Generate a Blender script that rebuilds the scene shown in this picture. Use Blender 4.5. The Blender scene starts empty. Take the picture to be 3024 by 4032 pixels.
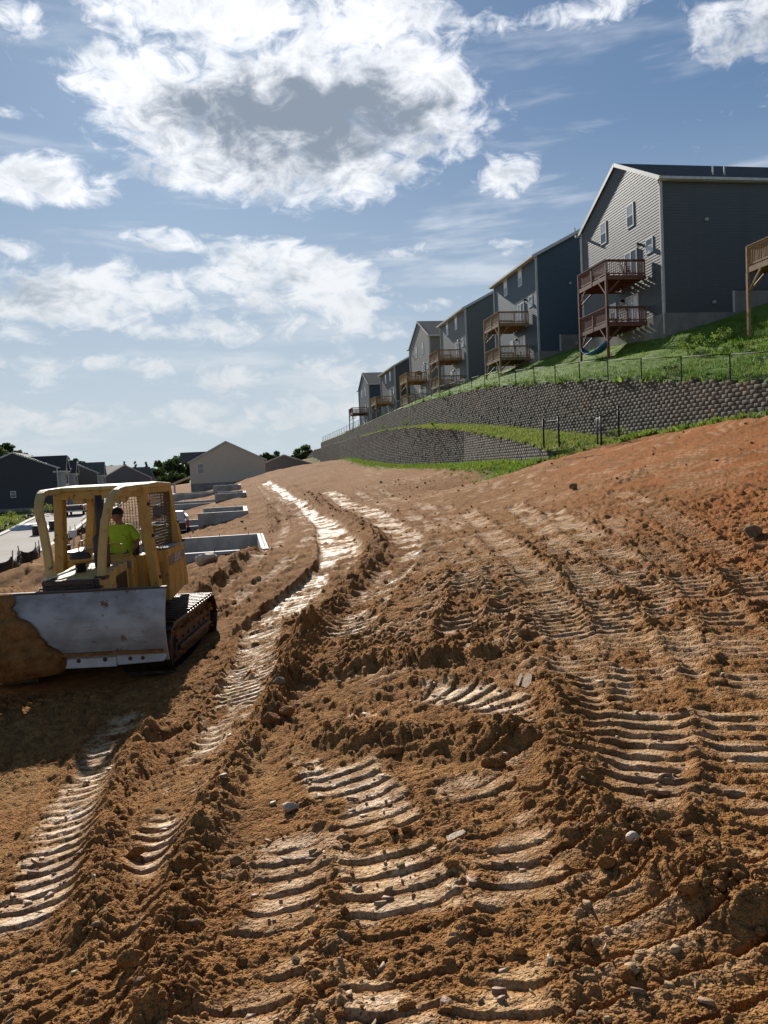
import bpy, math, random
import numpy as np
from mathutils import Vector, Matrix
random.seed(7); RNG = np.random.default_rng(11)
SC = bpy.context.scene
R = math.radians
# ------------------------------------------------------------------ camera
PITCH, ROLL, FPX = R(-3.3), 0.05, 3028.0
cf = np.array([0, math.cos(PITCH), math.sin(PITCH)]); r0 = np.array([1., 0, 0]); u0 = np.cross(r0, cf)
cr = r0*math.cos(ROLL)-u0*math.sin(ROLL); cu = r0*math.sin(ROLL)+u0*math.cos(ROLL)
cd = bpy.data.cameras.new('camera'); cam = bpy.data.objects.new('camera', cd); SC.collection.objects.link(cam)
cam.matrix_world = Matrix(((cr[0], cu[0], -cf[0], 0), (cr[1], cu[1], -cf[1], 0), (cr[2], cu[2], -cf[2], 0), (0, 0, 0, 1)))
cd.sensor_fit = 'HORIZONTAL'; cd.sensor_width = 36; cd.lens = 36*FPX/3024; cd.clip_start = 0.05; cd.clip_end = 9000
SC.camera = cam
def ray(x, y): return cf*FPX+cr*(x-1512)-cu*(y-2016)            # photo pixel -> direction
def at(x, y, D): d = ray(x, y); return d*(D/d[1])               # point at distance D along world Y
def atV(x, y, D): return at(x*1.8228, y*1.8228, D)
def atz(x, y, z): d = ray(x, y); return d*(z/d[2])              # point at height z
def azel(x, y): d = ray(x*1.8228, y*1.8228); return math.atan2(d[0], d[1]), math.atan2(d[2], math.hypot(d[0], d[1]))
# ------------------------------------------------------------------ light
SUN_AZ, SUN_EL = R(-14.8), R(26)
SC.view_settings.view_transform = 'Standard'; SC.view_settings.look = 'None'; SC.view_settings.exposure = 0.46; SC.view_settings.gamma = 1
SC.view_settings.use_curve_mapping = False
SC.cycles.use_denoising = True; SC.cycles.max_bounces = 5; SC.cycles.diffuse_bounces = 3; SC.cycles.glossy_bounces = 2; SC.cycles.caustics_reflective = False; SC.cycles.caustics_refractive = False; SC.cycles.transparent_max_bounces = 24
sdir = Vector((math.sin(SUN_AZ)*math.cos(SUN_EL), math.cos(SUN_AZ)*math.cos(SUN_EL), math.sin(SUN_EL)))
sl = bpy.data.lights.new('sun', 'SUN'); sl.energy = 5.0; sl.angle = R(0.6); sl.color = (1, .945, .86)
so = bpy.data.objects.new('sun', sl); SC.collection.objects.link(so); so.rotation_euler = sdir.to_track_quat('Z', 'Y').to_euler(); so.location = (0, 0, 60)

W = bpy.data.worlds.new('World'); SC.world = W; W.use_nodes = True
class NT:                                                        # tiny node-building helper
    def __init__(s, nt): s.nt = nt
    def n(s, t, **k):
        o = s.nt.nodes.new(t)
        for a, v in k.items(): setattr(o, a, v)
        return o
    def set(s, sock, v):
        if hasattr(v, 'is_linked') or isinstance(v, bpy.types.NodeSocket): s.nt.links.new(v, sock)
        elif v is not None: sock.default_value = v
    def m(s, op, a, b=None, c=None, clamp=False):
        o = s.n('ShaderNodeMath', operation=op, use_clamp=clamp)
        for i, v in enumerate((a, b, c)):
            if v is not None: s.set(o.inputs[i], v)
        return o.outputs[0]
    def ss(s, v, a, b, lo=0., hi=1.):
        o = s.n('ShaderNodeMapRange', interpolation_type='SMOOTHSTEP'); s.set(o.inputs[0], v)
        o.inputs[1].default_value = a; o.inputs[2].default_value = b; o.inputs[3].default_value = lo; o.inputs[4].default_value = hi
        return o.outputs[0]
    def mix(s, f, a, b, mode='MIX'):
        o = s.n('ShaderNodeMix', data_type='RGBA', blend_type=mode); s.set(o.inputs[0], f)
        for i, v in ((6, a), (7, b)): s.set(o.inputs[i], (*v, 1) if isinstance(v, tuple) and len(v) == 3 else v)
        return o.outputs[2]
    def noise(s, vec, scale, detail=4, rough=.55, dist=0., dim='3D'):
        o = s.n('ShaderNodeTexNoise', noise_dimensions=dim)
        if vec is not None: s.set(o.inputs['Vector'], vec)
        o.inputs['Scale'].default_value = scale; o.inputs['Detail'].default_value = detail
        o.inputs['Roughness'].default_value = rough; o.inputs['Distortion'].default_value = dist
        return o.outputs[0]
    def mapv(s, vec, scale=(1, 1, 1), loc=(0, 0, 0), rot=(0, 0, 0)):
        o = s.n('ShaderNodeMapping'); s.set(o.inputs[0], vec); o.inputs[1].default_value = loc; o.inputs[2].default_value = rot; o.inputs[3].default_value = scale
        return o.outputs[0]
def build_world():
    g = NT(W.node_tree); W.node_tree.nodes.clear()
    out = g.n('ShaderNodeOutputWorld'); bg = g.n('ShaderNodeBackground'); g.set(out.inputs[0], bg.outputs[0])
    sky = g.n('ShaderNodeTexSky', sky_type='NISHITA', sun_disc=False, sun_elevation=SUN_EL, sun_rotation=SUN_AZ, altitude=250, air_density=1.0, dust_density=.4, ozone_density=2.2)
    tc = g.n('ShaderNodeTexCoord'); vec = tc.outputs['Generated']
    sp = g.n('ShaderNodeSeparateXYZ'); g.set(sp.inputs[0], vec); x, y, z = sp.outputs
    az = g.m('ARCTAN2', x, y); el = g.m('ARCSINE', z)
    # wispy field of clouds everywhere, flattened towards the horizon, with banks where the photograph has them
    blobs = [  # photo view px: cx, cy, rx, ry, weight
        (600, 120, 340, 120, .62), (640, 300, 370, 125, .66), (520, 390, 150, 70, .5), (300, 190, 120, 90, .45), (480, 10, 230, 60, .5), (850, 20, 120, 45, .42), (930, 200, 80, 80, .5),
        (90, 395, 130, 50, .62), (40, 535, 55, 24, .5), (60, 130, 70, 40, .3), (20, 45, 70, 40, .36), (170, 165, 50, 30, .3), (30, 240, 60, 18, .36),
        (1240, 15, 220, 44, .5), (1620, 45, 90, 75, .6), (1098, 385, 60, 50, .6), (985, 325, 45, 34, .4),
        (420, 650, 430, 70, .52), (560, 570, 150, 50, .52), (720, 585, 110, 50, .5), (60, 640, 200, 85, .42), (400, 520, 110, 26, .5), (890, 540, 80, 20, .52), (1100, 530, 70, 22, .42),
        (785, 660, 55, 19, .52), (920, 665, 65, 20, .5), (1000, 640, 70, 18, .4), (620, 715, 280, 34, .42), (170, 790, 250, 26, .5), (70, 830, 180, 22, .4), (520, 820, 110, 38, .42), (760, 800, 170, 42, .44), (850, 725, 50, 10, .4),
        (420, 905, 480, 40, .36), (700, 870, 180, 40, .34), (60, 900, 220, 40, .3)]
    cores = [(640, 268, 260, 95, 1.0), (790, 250, 150, 70, .7), (600, 390, 150, 40, .45), (60, 640, 120, 50, .5), (1630, 60, 60, 50, .5), (860, 545, 60, 14, .3), (560, 600, 110, 30, .3)]
    def blobsum(bl, gain):
        acc = None
        for cx, cy, rx, ry, w in bl:
            a0, e0 = azel(cx, cy); k = 1/1661.; ra, re = rx*k/max(math.cos(e0), .6), ry*k*math.cos(e0)
            ta = g.m('MULTIPLY', g.m('SUBTRACT', az, a0), 1/ra); te = g.m('MULTIPLY', g.m('SUBTRACT', el, e0), 1/re); q = g.m('ADD', g.m('MULTIPLY', ta, ta), g.m('MULTIPLY', te, te))
            e = g.m('MULTIPLY', g.m('POWER', 2.718, g.m('MULTIPLY', g.m('MULTIPLY', q, g.m('ADD', q, .35)), -.6)), w*gain); acc = e if acc is None else g.m('MAXIMUM', g.m('MAXIMUM', acc, e), g.m('MULTIPLY', g.m('ADD', acc, e), .72))
        return acc
    acc = blobsum(blobs, 1.0); core = blobsum(cores, 1.0)
    cv = g.n('ShaderNodeCombineXYZ'); g.set(cv.inputs[0], az); g.set(cv.inputs[1], g.m('MULTIPLY', el, 1.7)); wv = cv.outputs[0]
    n1 = g.noise(wv, 7.5, 6, .60, .35, '2D'); n2 = g.noise(wv, 26, 5, .62, .5, '2D'); n3 = g.noise(g.mapv(wv, (.45, 1.6, 1)), 9, 4, .6, .15, '2D')
    d = g.m('ADD', acc, g.m('MULTIPLY', g.m('SUBTRACT', n1, .5), 1.15))
    d = g.m('ADD', d, g.m('MULTIPLY', g.m('SUBTRACT', n2, .5), .85))
    alpha = g.ss(d, .22, .64)
    veil = g.m('MULTIPLY', g.ss(n3, .48, .8), g.ss(el, .75, .05, .06, .6))
    alpha = g.m('MAXIMUM', alpha, veil)
    nb = g.noise(g.mapv(wv, (1, 1, 1), (3.1, .7, 0)), 15, 6, .62, .3, '2D')
    thick = g.ss(g.m('ADD', g.m('ADD', g.m('MULTIPLY', core, .95), g.m('MULTIPLY', d, .12)), g.m('ADD', g.m('MULTIPLY', g.m('SUBTRACT', nb, .5), 1.9), g.m('MULTIPLY', g.m('SUBTRACT', n2, .5), .9))), .03, 1.12)
    lump = g.m('MULTIPLY', g.ss(nb, .40, .66), g.ss(d, .42, .75, 0, .42)); thick = g.m('MAXIMUM', thick, lump)
    # forward scattering: cloud brightens towards the sun
    dt = g.n('ShaderNodeVectorMath', operation='DOT_PRODUCT'); g.set(dt.inputs[0], vec); dt.inputs[1].default_value = sdir
    fs = g.ss(dt.outputs['Value'], .55, 1.0, .86, 1.06)
    lowel = g.ss(el, .02, .42)
    edge = g.mix(lowel, (5.6, 5.9, 6.1), (7.9, 8.1, 8.5)); dark = g.mix(lowel, (3.6, 4.3, 4.9), (2.15, 2.6, 3.25))
    cc = g.mix(thick, edge, dark)
    vm = g.n('ShaderNodeVectorMath', operation='SCALE'); g.set(vm.inputs[0], cc); g.set(vm.inputs['Scale'], fs)
    hs = g.n('ShaderNodeHueSaturation'); g.set(hs.inputs['Color'], sky.outputs[0]); hs.inputs['Saturation'].default_value = 1.05
    # the haze-free blue holds its colour towards the sun: soft shoulder on the bright part of the sky
    sr = g.n('ShaderNodeSeparateColor'); g.set(sr.inputs[0], hs.outputs[0]); cb = g.n('ShaderNodeCombineColor')
    for i, (k, q) in enumerate(((.24, .90), (.165, .97), (.11, 1.02))): g.set(cb.inputs[i], g.m('DIVIDE', g.m('MULTIPLY', sr.outputs[i], q), g.m('ADD', 1.0, g.m('MULTIPLY', sr.outputs[i], k))))
    skyc = g.mix(g.ss(el, .42, -.02, 0, .85), cb.outputs[0], (5.0, 5.6, 6.0)); base = g.mix(alpha, skyc, vm.outputs[0])
    g.set(bg.inputs[0], base); bg.inputs[1].default_value = 0.09; W.cycles.sampling_method = 'MANUAL'; W.cycles.sample_map_resolution = 512
build_world()

# ------------------------------------------------------------------ helpers
def link(o): SC.collection.objects.link(o); return o
def tag(o, label=None, cat=None, group=None, kind=None):
    for k, v in (('label', label), ('category', cat), ('group', group), ('kind', kind)):
        if v: o[k] = v
    return o
def empty(name, loc=(0, 0, 0), rz=0, label=None, cat=None, group=None):
    o = link(bpy.data.objects.new(name, None)); o.location = loc; o.rotation_euler = (0, 0, rz); o.empty_display_size = .2
    return tag(o, label, cat, group)
def obj(name, me, mat=None, parent=None, loc=None, rot=None):
    o = link(bpy.data.objects.new(name, me))
    if mat is not None and not me.materials: me.materials.append(mat)
    if parent is not None: o.parent = parent
    if loc is not None: o.location = loc
    if rot is not None: o.rotation_euler = rot
    return o
def npmesh(name, v, f, mat=None, smooth=False):
    """v (n,3), f (m,3|4) arrays -> mesh, fast"""
    v = np.asarray(v, np.float32); f = np.asarray(f, np.int32); k = f.shape[1]
    me = bpy.data.meshes.new(name); me.vertices.add(len(v)); me.vertices.foreach_set('co', v.ravel())
    me.loops.add(f.size); me.loops.foreach_set('vertex_index', f.ravel())
    me.polygons.add(len(f)); me.polygons.foreach_set('loop_start', np.arange(0, f.size, k, dtype=np.int32))
    if smooth: me.polygons.foreach_set('use_smooth', np.ones(len(f), bool))
    me.update(calc_edges=True); me.validate()
    if mat: me.materials.append(mat)
    return me
class MB:
    def __init__(s): s.v = []; s.f = []
    def add(s, vs, fs):
        b = len(s.v); s.v += [tuple(map(float, p)) for p in vs]; s.f += [tuple(b+i for i in f) for f in fs]; return s
    def box(s, x0, x1, y0, y1, z0, z1, ch=0):
        if ch:
            return s.prism([(x0+ch, y0), (x1-ch, y0), (x1, y0+ch), (x1, y1-ch), (x1-ch, y1), (x0+ch, y1), (x0, y1-ch), (x0, y0+ch)], z0, z1)
        return s.add([(x0, y0, z0), (x1, y0, z0), (x1, y1, z0), (x0, y1, z0), (x0, y0, z1), (x1, y0, z1), (x1, y1, z1), (x0, y1, z1)],
                     [(3, 2, 1, 0), (4, 5, 6, 7), (0, 1, 5, 4), (1, 2, 6, 5), (2, 3, 7, 6), (3, 0, 4, 7)])
    def prism(s, poly, a, b, axis='z'):
        n = len(poly); P = {'z': lambda p, c: (p[0], p[1], c), 'y': lambda p, c: (p[0], c, p[1]), 'x': lambda p, c: (c, p[0], p[1])}[axis]
        return s.add([P(p, a) for p in poly]+[P(p, b) for p in poly], [tuple(range(n-1, -1, -1)), tuple(range(n, 2*n))]+[(i, (i+1) % n, n+(i+1) % n, n+i) for i in range(n)])
    def beam(s, p, q, w, h=None, up=(0, 0, 1)):
        p, q = Vector(p), Vector(q); h = h or w; d = (q-p).normalized(); a = d.cross(Vector(up))
        if a.length < 1e-4: a = d.cross(Vector((0, 1, 0)))
        a.normalize(); b = a.cross(d); a *= w/2; b *= h/2
        return s.add([p-a-b, p+a-b, p+a+b, p-a+b, q-a-b, q+a-b, q+a+b, q-a+b], [(3, 2, 1, 0), (4, 5, 6, 7), (0, 1, 5, 4), (1, 2, 6, 5), (2, 3, 7, 6), (3, 0, 4, 7)])
    def tube(s, pts, r, n=8, cap=True):
        pts = [Vector(p) for p in pts]; rs = r if isinstance(r, (list, tuple)) else [r]*len(pts); rings = []
        a = None
        for i, p in enumerate(pts):
            d = (pts[min(i+1, len(pts)-1)]-pts[max(i-1, 0)]).normalized()
            if a is None: a = d.cross(Vector((0, 0, 1)));  a = a if a.length > .05 else d.cross(Vector((1, 0, 0)))
            a = (a-d*a.dot(d)).normalized(); b = d.cross(a)
            rings.append([p+(a*math.cos(2*math.pi*k/n)+b*math.sin(2*math.pi*k/n))*rs[i] for k in range(n)])
        fs = [(i*n+k, i*n+(k+1) % n, (i+1)*n+(k+1) % n, (i+1)*n+k) for i in range(len(pts)-1) for k in range(n)]
        if cap: fs += [tuple(range(n-1, -1, -1)), tuple(range((len(pts)-1)*n, len(pts)*n))]
        return s.add([v for g in rings for v in g], fs)
    def sweep(s, pts, w, h, side=(1, 0, 0)):
        """rectangular section along a bent path"""
        pts = [Vector(p) for p in pts]; sd = Vector(side).normalized(); rings = []
        for i, p in enumerate(pts):
            d = (pts[min(i+1, len(pts)-1)]-pts[max(i-1, 0)]).normalized(); a = (sd-d*sd.dot(d)).normalized(); b = d.cross(a)
            rings += [p-a*w/2-b*h/2, p+a*w/2-b*h/2, p+a*w/2+b*h/2, p-a*w/2+b*h/2]
        n = len(pts)
        return s.add(rings, [(i*4+k, i*4+(k+1) % 4, i*4+4+(k+1) % 4, i*4+4+k) for i in range(n-1) for k in range(4)]+[(3, 2, 1, 0), (4*n-4, 4*n-3, 4*n-2, 4*n-1)])
    def lathe(s, prof, n=12, c=(0, 0, 0), axis='z'):
        vs = []
        for r, h in prof:
            for k in range(n):
                a = 2*math.pi*k/n; p = (r*math.cos(a), r*math.sin(a), h)
                if axis == 'x': p = (p[2], p[0], p[1])
                if axis == 'y': p = (p[0], p[2], p[1])
                vs.append((p[0]+c[0], p[1]+c[1], p[2]+c[2]))
        m = len(prof)
        return s.add(vs, [(i*n+k, i*n+(k+1) % n, (i+1)*n+(k+1) % n, (i+1)*n+k) for i in range(m-1) for k in range(n)]+[tuple(range(n-1, -1, -1)), tuple(range((m-1)*n, m*n))])
    def mesh(s, name, mat=None, smooth=False):
        me = bpy.data.meshes.new(name); me.from_pydata(s.v, [], s.f); me.update()
        if smooth: me.polygons.foreach_set('use_smooth', [True]*len(me.polygons))
        if mat: me.materials.append(mat)
        return me
    def build(s, name, mat, parent=None, loc=None, rot=None, smooth=False, bevel=0):
        o = obj(name, s.mesh(name, mat, smooth), None, parent, loc, rot)
        if bevel:
            m = o.modifiers.new('b', 'BEVEL'); m.width = bevel; m.segments = 2; m.limit_method = 'ANGLE'
        return o
# ------------------------------------------------------------------ materials
def mat(name, col, rough=.7, col2=None, scale=4., bump=0., bscale=40., metal=0., spec=.5, coord='Object', detail=5, stretch=(1, 1, 1), thr=(.35, .65), island=0.):
    m = bpy.data.materials.new(name); m.use_nodes = True; g = NT(m.node_tree); bs = m.node_tree.nodes['Principled BSDF']
    bs.inputs['Roughness'].default_value = rough; bs.inputs['Metallic'].default_value = metal; bs.inputs['Specular IOR Level'].default_value = spec
    tc = g.n('ShaderNodeTexCoord').outputs[coord]; v = g.mapv(tc, stretch); c = (*col, 1)
    if col2: c = g.mix(g.ss(g.noise(v, scale, detail, .6), *thr), tuple(col), tuple(col2))
    if island:
        gi = g.n('ShaderNodeNewGeometry').outputs['Random Per Island']; hs = g.n('ShaderNodeHueSaturation'); g.set(hs.inputs['Color'], c)
        g.set(hs.inputs['Value'], g.m('ADD', g.m('MULTIPLY', gi, island*2), 1-island)); g.set(hs.inputs['Hue'], g.m('ADD', g.m('MULTIPLY', gi, .03), .485)); c = hs.outputs[0]
    g.set(bs.inputs['Base Color'], c)
    if bump:
        b = g.n('ShaderNodeBump'); b.inputs['Strength'].default_value = min(bump, 1); b.inputs['Distance'].default_value = .02; g.set(b.inputs['Height'], g.noise(v, bscale, 5, .6)); g.set(bs.inputs['Normal'], b.outputs[0])
    return m
def leafmat(name, c1, c2, trans=.35, scale=.6):
    m = mat(name, c1, .6, c2, scale, coord='Object', island=.3, spec=.3); bs = m.node_tree.nodes['Principled BSDF']; g = NT(m.node_tree)
    tr = g.n('ShaderNodeBsdfTranslucent'); g.set(tr.inputs[0], bs.inputs['Base Color'].links[0].from_socket); mx = g.n('ShaderNodeMixShader'); mx.inputs[0].default_value = trans
    g.set(mx.inputs[1], bs.outputs[0]); g.set(mx.inputs[2], tr.outputs[0]); g.set(m.node_tree.nodes['Material Output'].inputs[0], mx.outputs[0])
    return m
# ------------------------------------------------------------------ terrain shape
def vnoise(x, y, seed=0):
    xi = np.floor(x).astype(np.int64); yi = np.floor(y).astype(np.int64); fx = x-xi; fy = y-yi
    def h(a, b):
        n = (a*374761393+b*668265263+seed*982451653) & 0xffffffff; n = ((n ^ (n >> 13))*1274126177) & 0xffffffff
        return ((n ^ (n >> 16)) & 0xffff)/32767.5-1
    u = fx*fx*fx*(fx*(fx*6-15)+10); v = fy*fy*fy*(fy*(fy*6-15)+10)
    a = h(xi, yi); b = h(xi+1, yi); c = h(xi, yi+1); d = h(xi+1, yi+1)
    return a+(b-a)*u+(c-a)*v+(a-b-c+d)*u*v
def fbm(x, y, oct=4, seed=0, gain=.5):
    s = 0; a = 1
    for i in range(oct): s = s+a*vnoise(x*2**i+i*17.3, y*2**i-i*9.7, seed+i); a *= gain
    return s
def sstep(x, a, b): t = np.clip((x-a)/(b-a), 0, 1); return t*t*(3-2*t)
WA, WB = 20.3, .186                                              # upper retaining wall: X = WA - WB*D
def xup(D): return WA-WB*D
LOWP = [(8.6, 39.5), (8.2, 45), (6.6, 62), (3.2, 78), (.8, 90), (-7.0, 130), (-14.6, 165), (-20, 192)]
def xlow(D): return np.interp(D, [p[1] for p in LOWP], [p[0] for p in LOWP])
UTOP = ([10, 22, 32, 45, 63, 80, 100, 150, 190], [.6, 1.7, 2.85, 4.45, 6.05, 6.85, 7.2, 6.9, 6.9])
def ztop(D): return np.interp(D, *UTOP)
UBASE = ([10, 22, 30, 35, 40.6, 45, 63, 80, 100, 150, 190], [-.2, .9, 1.25, 1.05, .84, 1.37, 3.05, 4.2, 4.75, 4.7, 4.6])
def zub(D): return np.interp(D, *UBASE)
LTOP = ([39, 42, 48, 62, 78, 90, 130, 163, 175, 192], [.35, .75, 1.35, 2.65, 3.9, 4.4, 4.75, 4.5, 3.4, 2.4])
def zltop(D): return np.interp(D, *LTOP)
ctl = [(0, 0, -2.15), (-2, -3, -2.2), (4, -3, -1.95), (-8, -2, -2.9), (8, 0, -1.7), (-5.3, 12, -3.36), (-5.3, 16.5, -3.36), (-3.7, 13, -3.33), (-9, 13, -3.5), (-10, 19, -3.6), (-3.7, 16.4, -3.3)]
for a in [(600, 1300, 17.5), (480, 1640, 7.5), (150, 1800, 6.0), (60, 2150, 3.7), (830, 2200, 3.0), (830, 1800, 4.75), (830, 1500, 7.6), (1200, 1500, 6.9), (1600, 2100, 2.95), (1600, 1700, 4.7),
          (1600, 1400, 7.6), (1600, 1200, 12), (1600, 1050, 18.5), (1600, 950, 25), (1200, 1300, 10.8), (1200, 1150, 17), (1200, 1050, 28), (1000, 1250, 13), (1000, 1100, 30), (1000, 1050, 45), (900, 1150, 25),
          (745, 1170, 23), (700, 1130, 32), (640, 1085, 47), (600, 1060, 68), (575, 1040, 98), (562, 1150, 33), (1180, 995, 39.8), (1100, 1000, 47), (1000, 1004, 62), (900, 1004, 80), (850, 1002, 90), (760, 992, 125), (690, 985, 165),
          (1659, 893, 30), (1500, 925, 33), (1345, 950, 40), (620, 1010, 120)]: ctl.append(tuple(atV(*a)))
ctl += [(-19, 36, -4.25), (-16, 50, -4.0), (-28, 70, -4.2), (-38, 110, -4.2), (-30, 40, -4.3), (-45, 80, -3.6), (-60, 120, -3.2), (-30, 110, -3.2), (-20, 70, -3.2), (-12, 36, -3.7), (-24, 140, -1.8), (-90, 60, -4), (-60, 200, -3), (-25, 200, -1),
        (14, 60, .5), (12, 90, 1), (24, 36, 1.4), (26, 20, .9), (16, 10, -.6), (10, 200, 1.5), (-90, 200, -3), (-20, 10, -4.0), (-14, 4, -3.4)]
CT = np.array(ctl); CP = CT[:, :2]
def tk(r2): return np.where(r2 > 1e-9, r2*np.log(r2+1e-12), 0)*.5
n_ = len(CT); K = tk(((CP[:, None]-CP[None])**2).sum(-1))+np.eye(n_)*2.0; Pm = np.c_[np.ones(n_), CP]
sol = np.linalg.solve(np.block([[K, Pm], [Pm.T, np.zeros((3, 3))]]), np.r_[CT[:, 2], 0, 0, 0])
def tps(x, y):
    s = sol[n_]+sol[n_+1]*x+sol[n_+2]*y
    for (px, py), w in zip(CP, sol[:n_]): s = s+w*tk((x-px)**2+(y-py)**2)
    return s
def lawn_z(x, y): t = np.maximum(x-xup(y), 0)*.983; return ztop(y)+.38*np.minimum(t, 6.3)+.27*np.clip(t-6.3, 0, 16)+.08*np.maximum(t-22.3, 0)
def base_z(x, y):
    x = np.asarray(x, float); y = np.asarray(y, float); z = tps(x, y)
    z = z+1.15*np.exp(-(((x+9.6)/2.0)**2+((y-17.5)/2.6)**2))                       # spoil heap beside the dozer
    for mx, my, mr, mh in ((-13.5, 38, 1.8, 1.3), (-11.8, 29, 1.6, .7), (-14.5, 30, 2.0, .7), (-17, 47, 2.2, .9), (-20, 58, 2.5, 1.1)): z = z+mh*np.exp(-(((x-mx)/mr)**2+((y-my)/mr)**2))
    return z
def g_at(x, y): return float(base_z(np.array([x]), np.array([y]))[0])
def pix(vx, vy, up=0.):
    """view pixel -> point on the bare ground"""
    d = ray(vx*1.8228, vy*1.8228); d = d/d[1]; D = np.concatenate([np.linspace(1.2, 20, 900), np.linspace(20, 180, 1500)])
    h = d[2]*D-base_z(d[0]*D, D)-up; i = np.argmax(h < 0); i = i if h[i] < 0 else len(D)-1
    return np.array([d[0]*D[i], D[i]])
def curve(pts, n=14):
    P = np.array([pix(*p) for p in pts]); P = np.vstack([2*P[0]-P[1], P, 2*P[-1]-P[-2]]); out = []
    for i in range(1, len(P)-2):
        for t in np.linspace(0, 1, n, endpoint=False):
            a, b, c, d = P[i-1:i+3]; out.append(.5*((2*b)+(c-a)*t+(2*a-5*b+4*c-d)*t*t+(3*b-a-3*c+d)*t**3))
    out.append(P[-2]); return np.array(out)
# crawler passes: centre line in photo view px, width, grouser pitch, depth, tooth height, sheen (how compact and pale), break-up
TRK = [
 ([(570, 1350), (548, 1440), (500, 1550)], .78, .20, .05, .05, 1.0, .24),
 ([(490, 1540), (432, 1650), (372, 1760), (322, 1900), (268, 2080), (240, 2230)], .40, .20, .05, .042, 1.0, .26),
 ([(265, 1560), (215, 1650), (150, 1790), (95, 1950), (60, 2100), (40, 2230)], .56, .20, .05, .042, .95, .22),
 ([(575, 1040), (640, 1085), (700, 1130), (737, 1180), (715, 1230), (640, 1290), (570, 1350)], 1.35, .24, .14, .025, 1.15, .16),
 ([(555, 1052), (600, 1108), (606, 1150), (560, 1205), (480, 1265), (420, 1310)], .6, .26, .08, .06, .5, .4),
 ([(572, 1050), (640, 1110), (665, 1160), (625, 1212), (540, 1275), (470, 1330)], .6, .26, .08, .06, .55, .4),
 ([(735, 1385), (790, 1300), (862, 1210), (872, 1160), (810, 1112), (700, 1062)], 1.1, .26, .08, .05, .9, .30),
 ([(985, 1370), (1012, 1260), (965, 1180), (885, 1115), (770, 1062)], .62, .26, .03, .065, .45, .34),
 ([(1105, 1330), (1080, 1240), (1010, 1160), (930, 1105), (820, 1058)], .62, .26, .03, .065, .42, .36),
 ([(1205, 1420), (1180, 1330), (1120, 1235), (1050, 1155), (960, 1095)], .62, .24, .03, .06, .42, .36),
 ([(1290, 1660), (1285, 1520), (1235, 1390), (1170, 1275), (1092, 1185), (1010, 1110)], .66, .20, .04, .055, .50, .24),
 ([(1395, 1730), (1420, 1570), (1385, 1445), (1330, 1335), (1265, 1240), (1190, 1160), (1110, 1095)], .66, .20, .04, .055, .55, .24),
 ([(1655, 1800), (1640, 1640), (1575, 1490), (1490, 1370), (1400, 1270), (1300, 1185), (1190, 1110)], .72, .20, .04, .052, .60, .28),
 ([(1655, 1500), (1600, 1380), (1520, 1285), (1420, 1195), (1310, 1120)], .66, .22, .03, .055, .40, .34),
 ([(1655, 1290), (1560, 1200), (1440, 1120), (1330, 1065)], .66, .25, .03, .06, .35, .40),
 ([(690, 1462), (860, 1432), (990, 1412), (1130, 1388)], .40, .20, .04, .055, .95, .20),
 ([(770, 1545), (850, 1512), (950, 1500), (1060, 1512), (1140, 1560)], .62, .19, .045, .045, .95, .24),
 ([(690, 1600), (770, 1720), (840, 1850), (880, 1990), (895, 2120), (900, 2230)], .62, .20, .04, .036, .8, .36),
 ([(1010, 1700), (1090, 1800), (1110, 1930), (1100, 2080), (1080, 2230)], .5, .20, .025, .03, .65, .46),
 ([(640, 1830), (610, 1960), (560, 2100), (520, 2230)], .5, .20, .025, .028, .65, .48),
 ([(500, 1250), (430, 1290)], .5, .24, .05, .05, .6, .4),
]
# windrows pushed up by the blade: centre line, half width, height
BERM = [
 ([(590, 1032), (660, 1072), (720, 1108), (788, 1150), (812, 1182), (800, 1222), (745, 1292), (690, 1345), (655, 1405)], .42, .19),
 ([(672, 1380), (625, 1470), (580, 1560), (520, 1650), (455, 1780), (405, 1900), (365, 2040), (345, 2200)], .21, .14),
 ([(318, 1600), (275, 1690), (240, 1790), (222, 1900), (205, 2010)], .20, .12),
 ([(1190, 1480), (1215, 1560), (1235, 1680), (1290, 1790), (1420, 1880), (1600, 1960)], .26, .07),
 ([(545, 1045), (585, 1105), (585, 1148), (520, 1215), (440, 1280)], .35, .16),
 ([(640, 1485), (760, 1460), (900, 1442), (1050, 1425)], .22, .10),
 ([(700, 1600), (900, 1590), (1100, 1600)], .3, .09),
]
TRK = [(curve(p[0] if (p[0][0][1] < p[0][-1][1] or abs(p[0][0][1]-p[0][-1][1]) < 90) else p[0][::-1]),)+p[1:] for p in TRK]; BERM = [(curve(p[0]),)+p[1:] for p in BERM]
def polydist(x, y, C, reach):
    """distance, signed offset and arc length along C for points near it"""
    lo = C.min(0)-reach; hi = C.max(0)+reach; idx = np.where((x > lo[0]) & (x < hi[0]) & (y > lo[1]) & (y < hi[1]))[0]
    px, py = x[idx], y[idx]; best = np.full(len(idx), 1e9); sg = np.zeros(len(idx)); arc = np.zeros(len(idx)); L = 0
    for a, b in zip(C[:-1], C[1:]):
        d = b-a; l2 = max(d@d, 1e-9); l = math.sqrt(l2); t = np.clip(((px-a[0])*d[0]+(py-a[1])*d[1])/l2, 0, 1)
        ex = px-a[0]-t*d[0]; ey = py-a[1]-t*d[1]; q = ex*ex+ey*ey; m = q < best
        best[m] = q[m]; sg[m] = (ex*d[1]-ey*d[0])[m]/l; arc[m] = L+t[m]*l; L += l
    best = np.sqrt(best); k = best < reach
    return idx[k], best[k], sg[k], arc[k]
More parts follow.
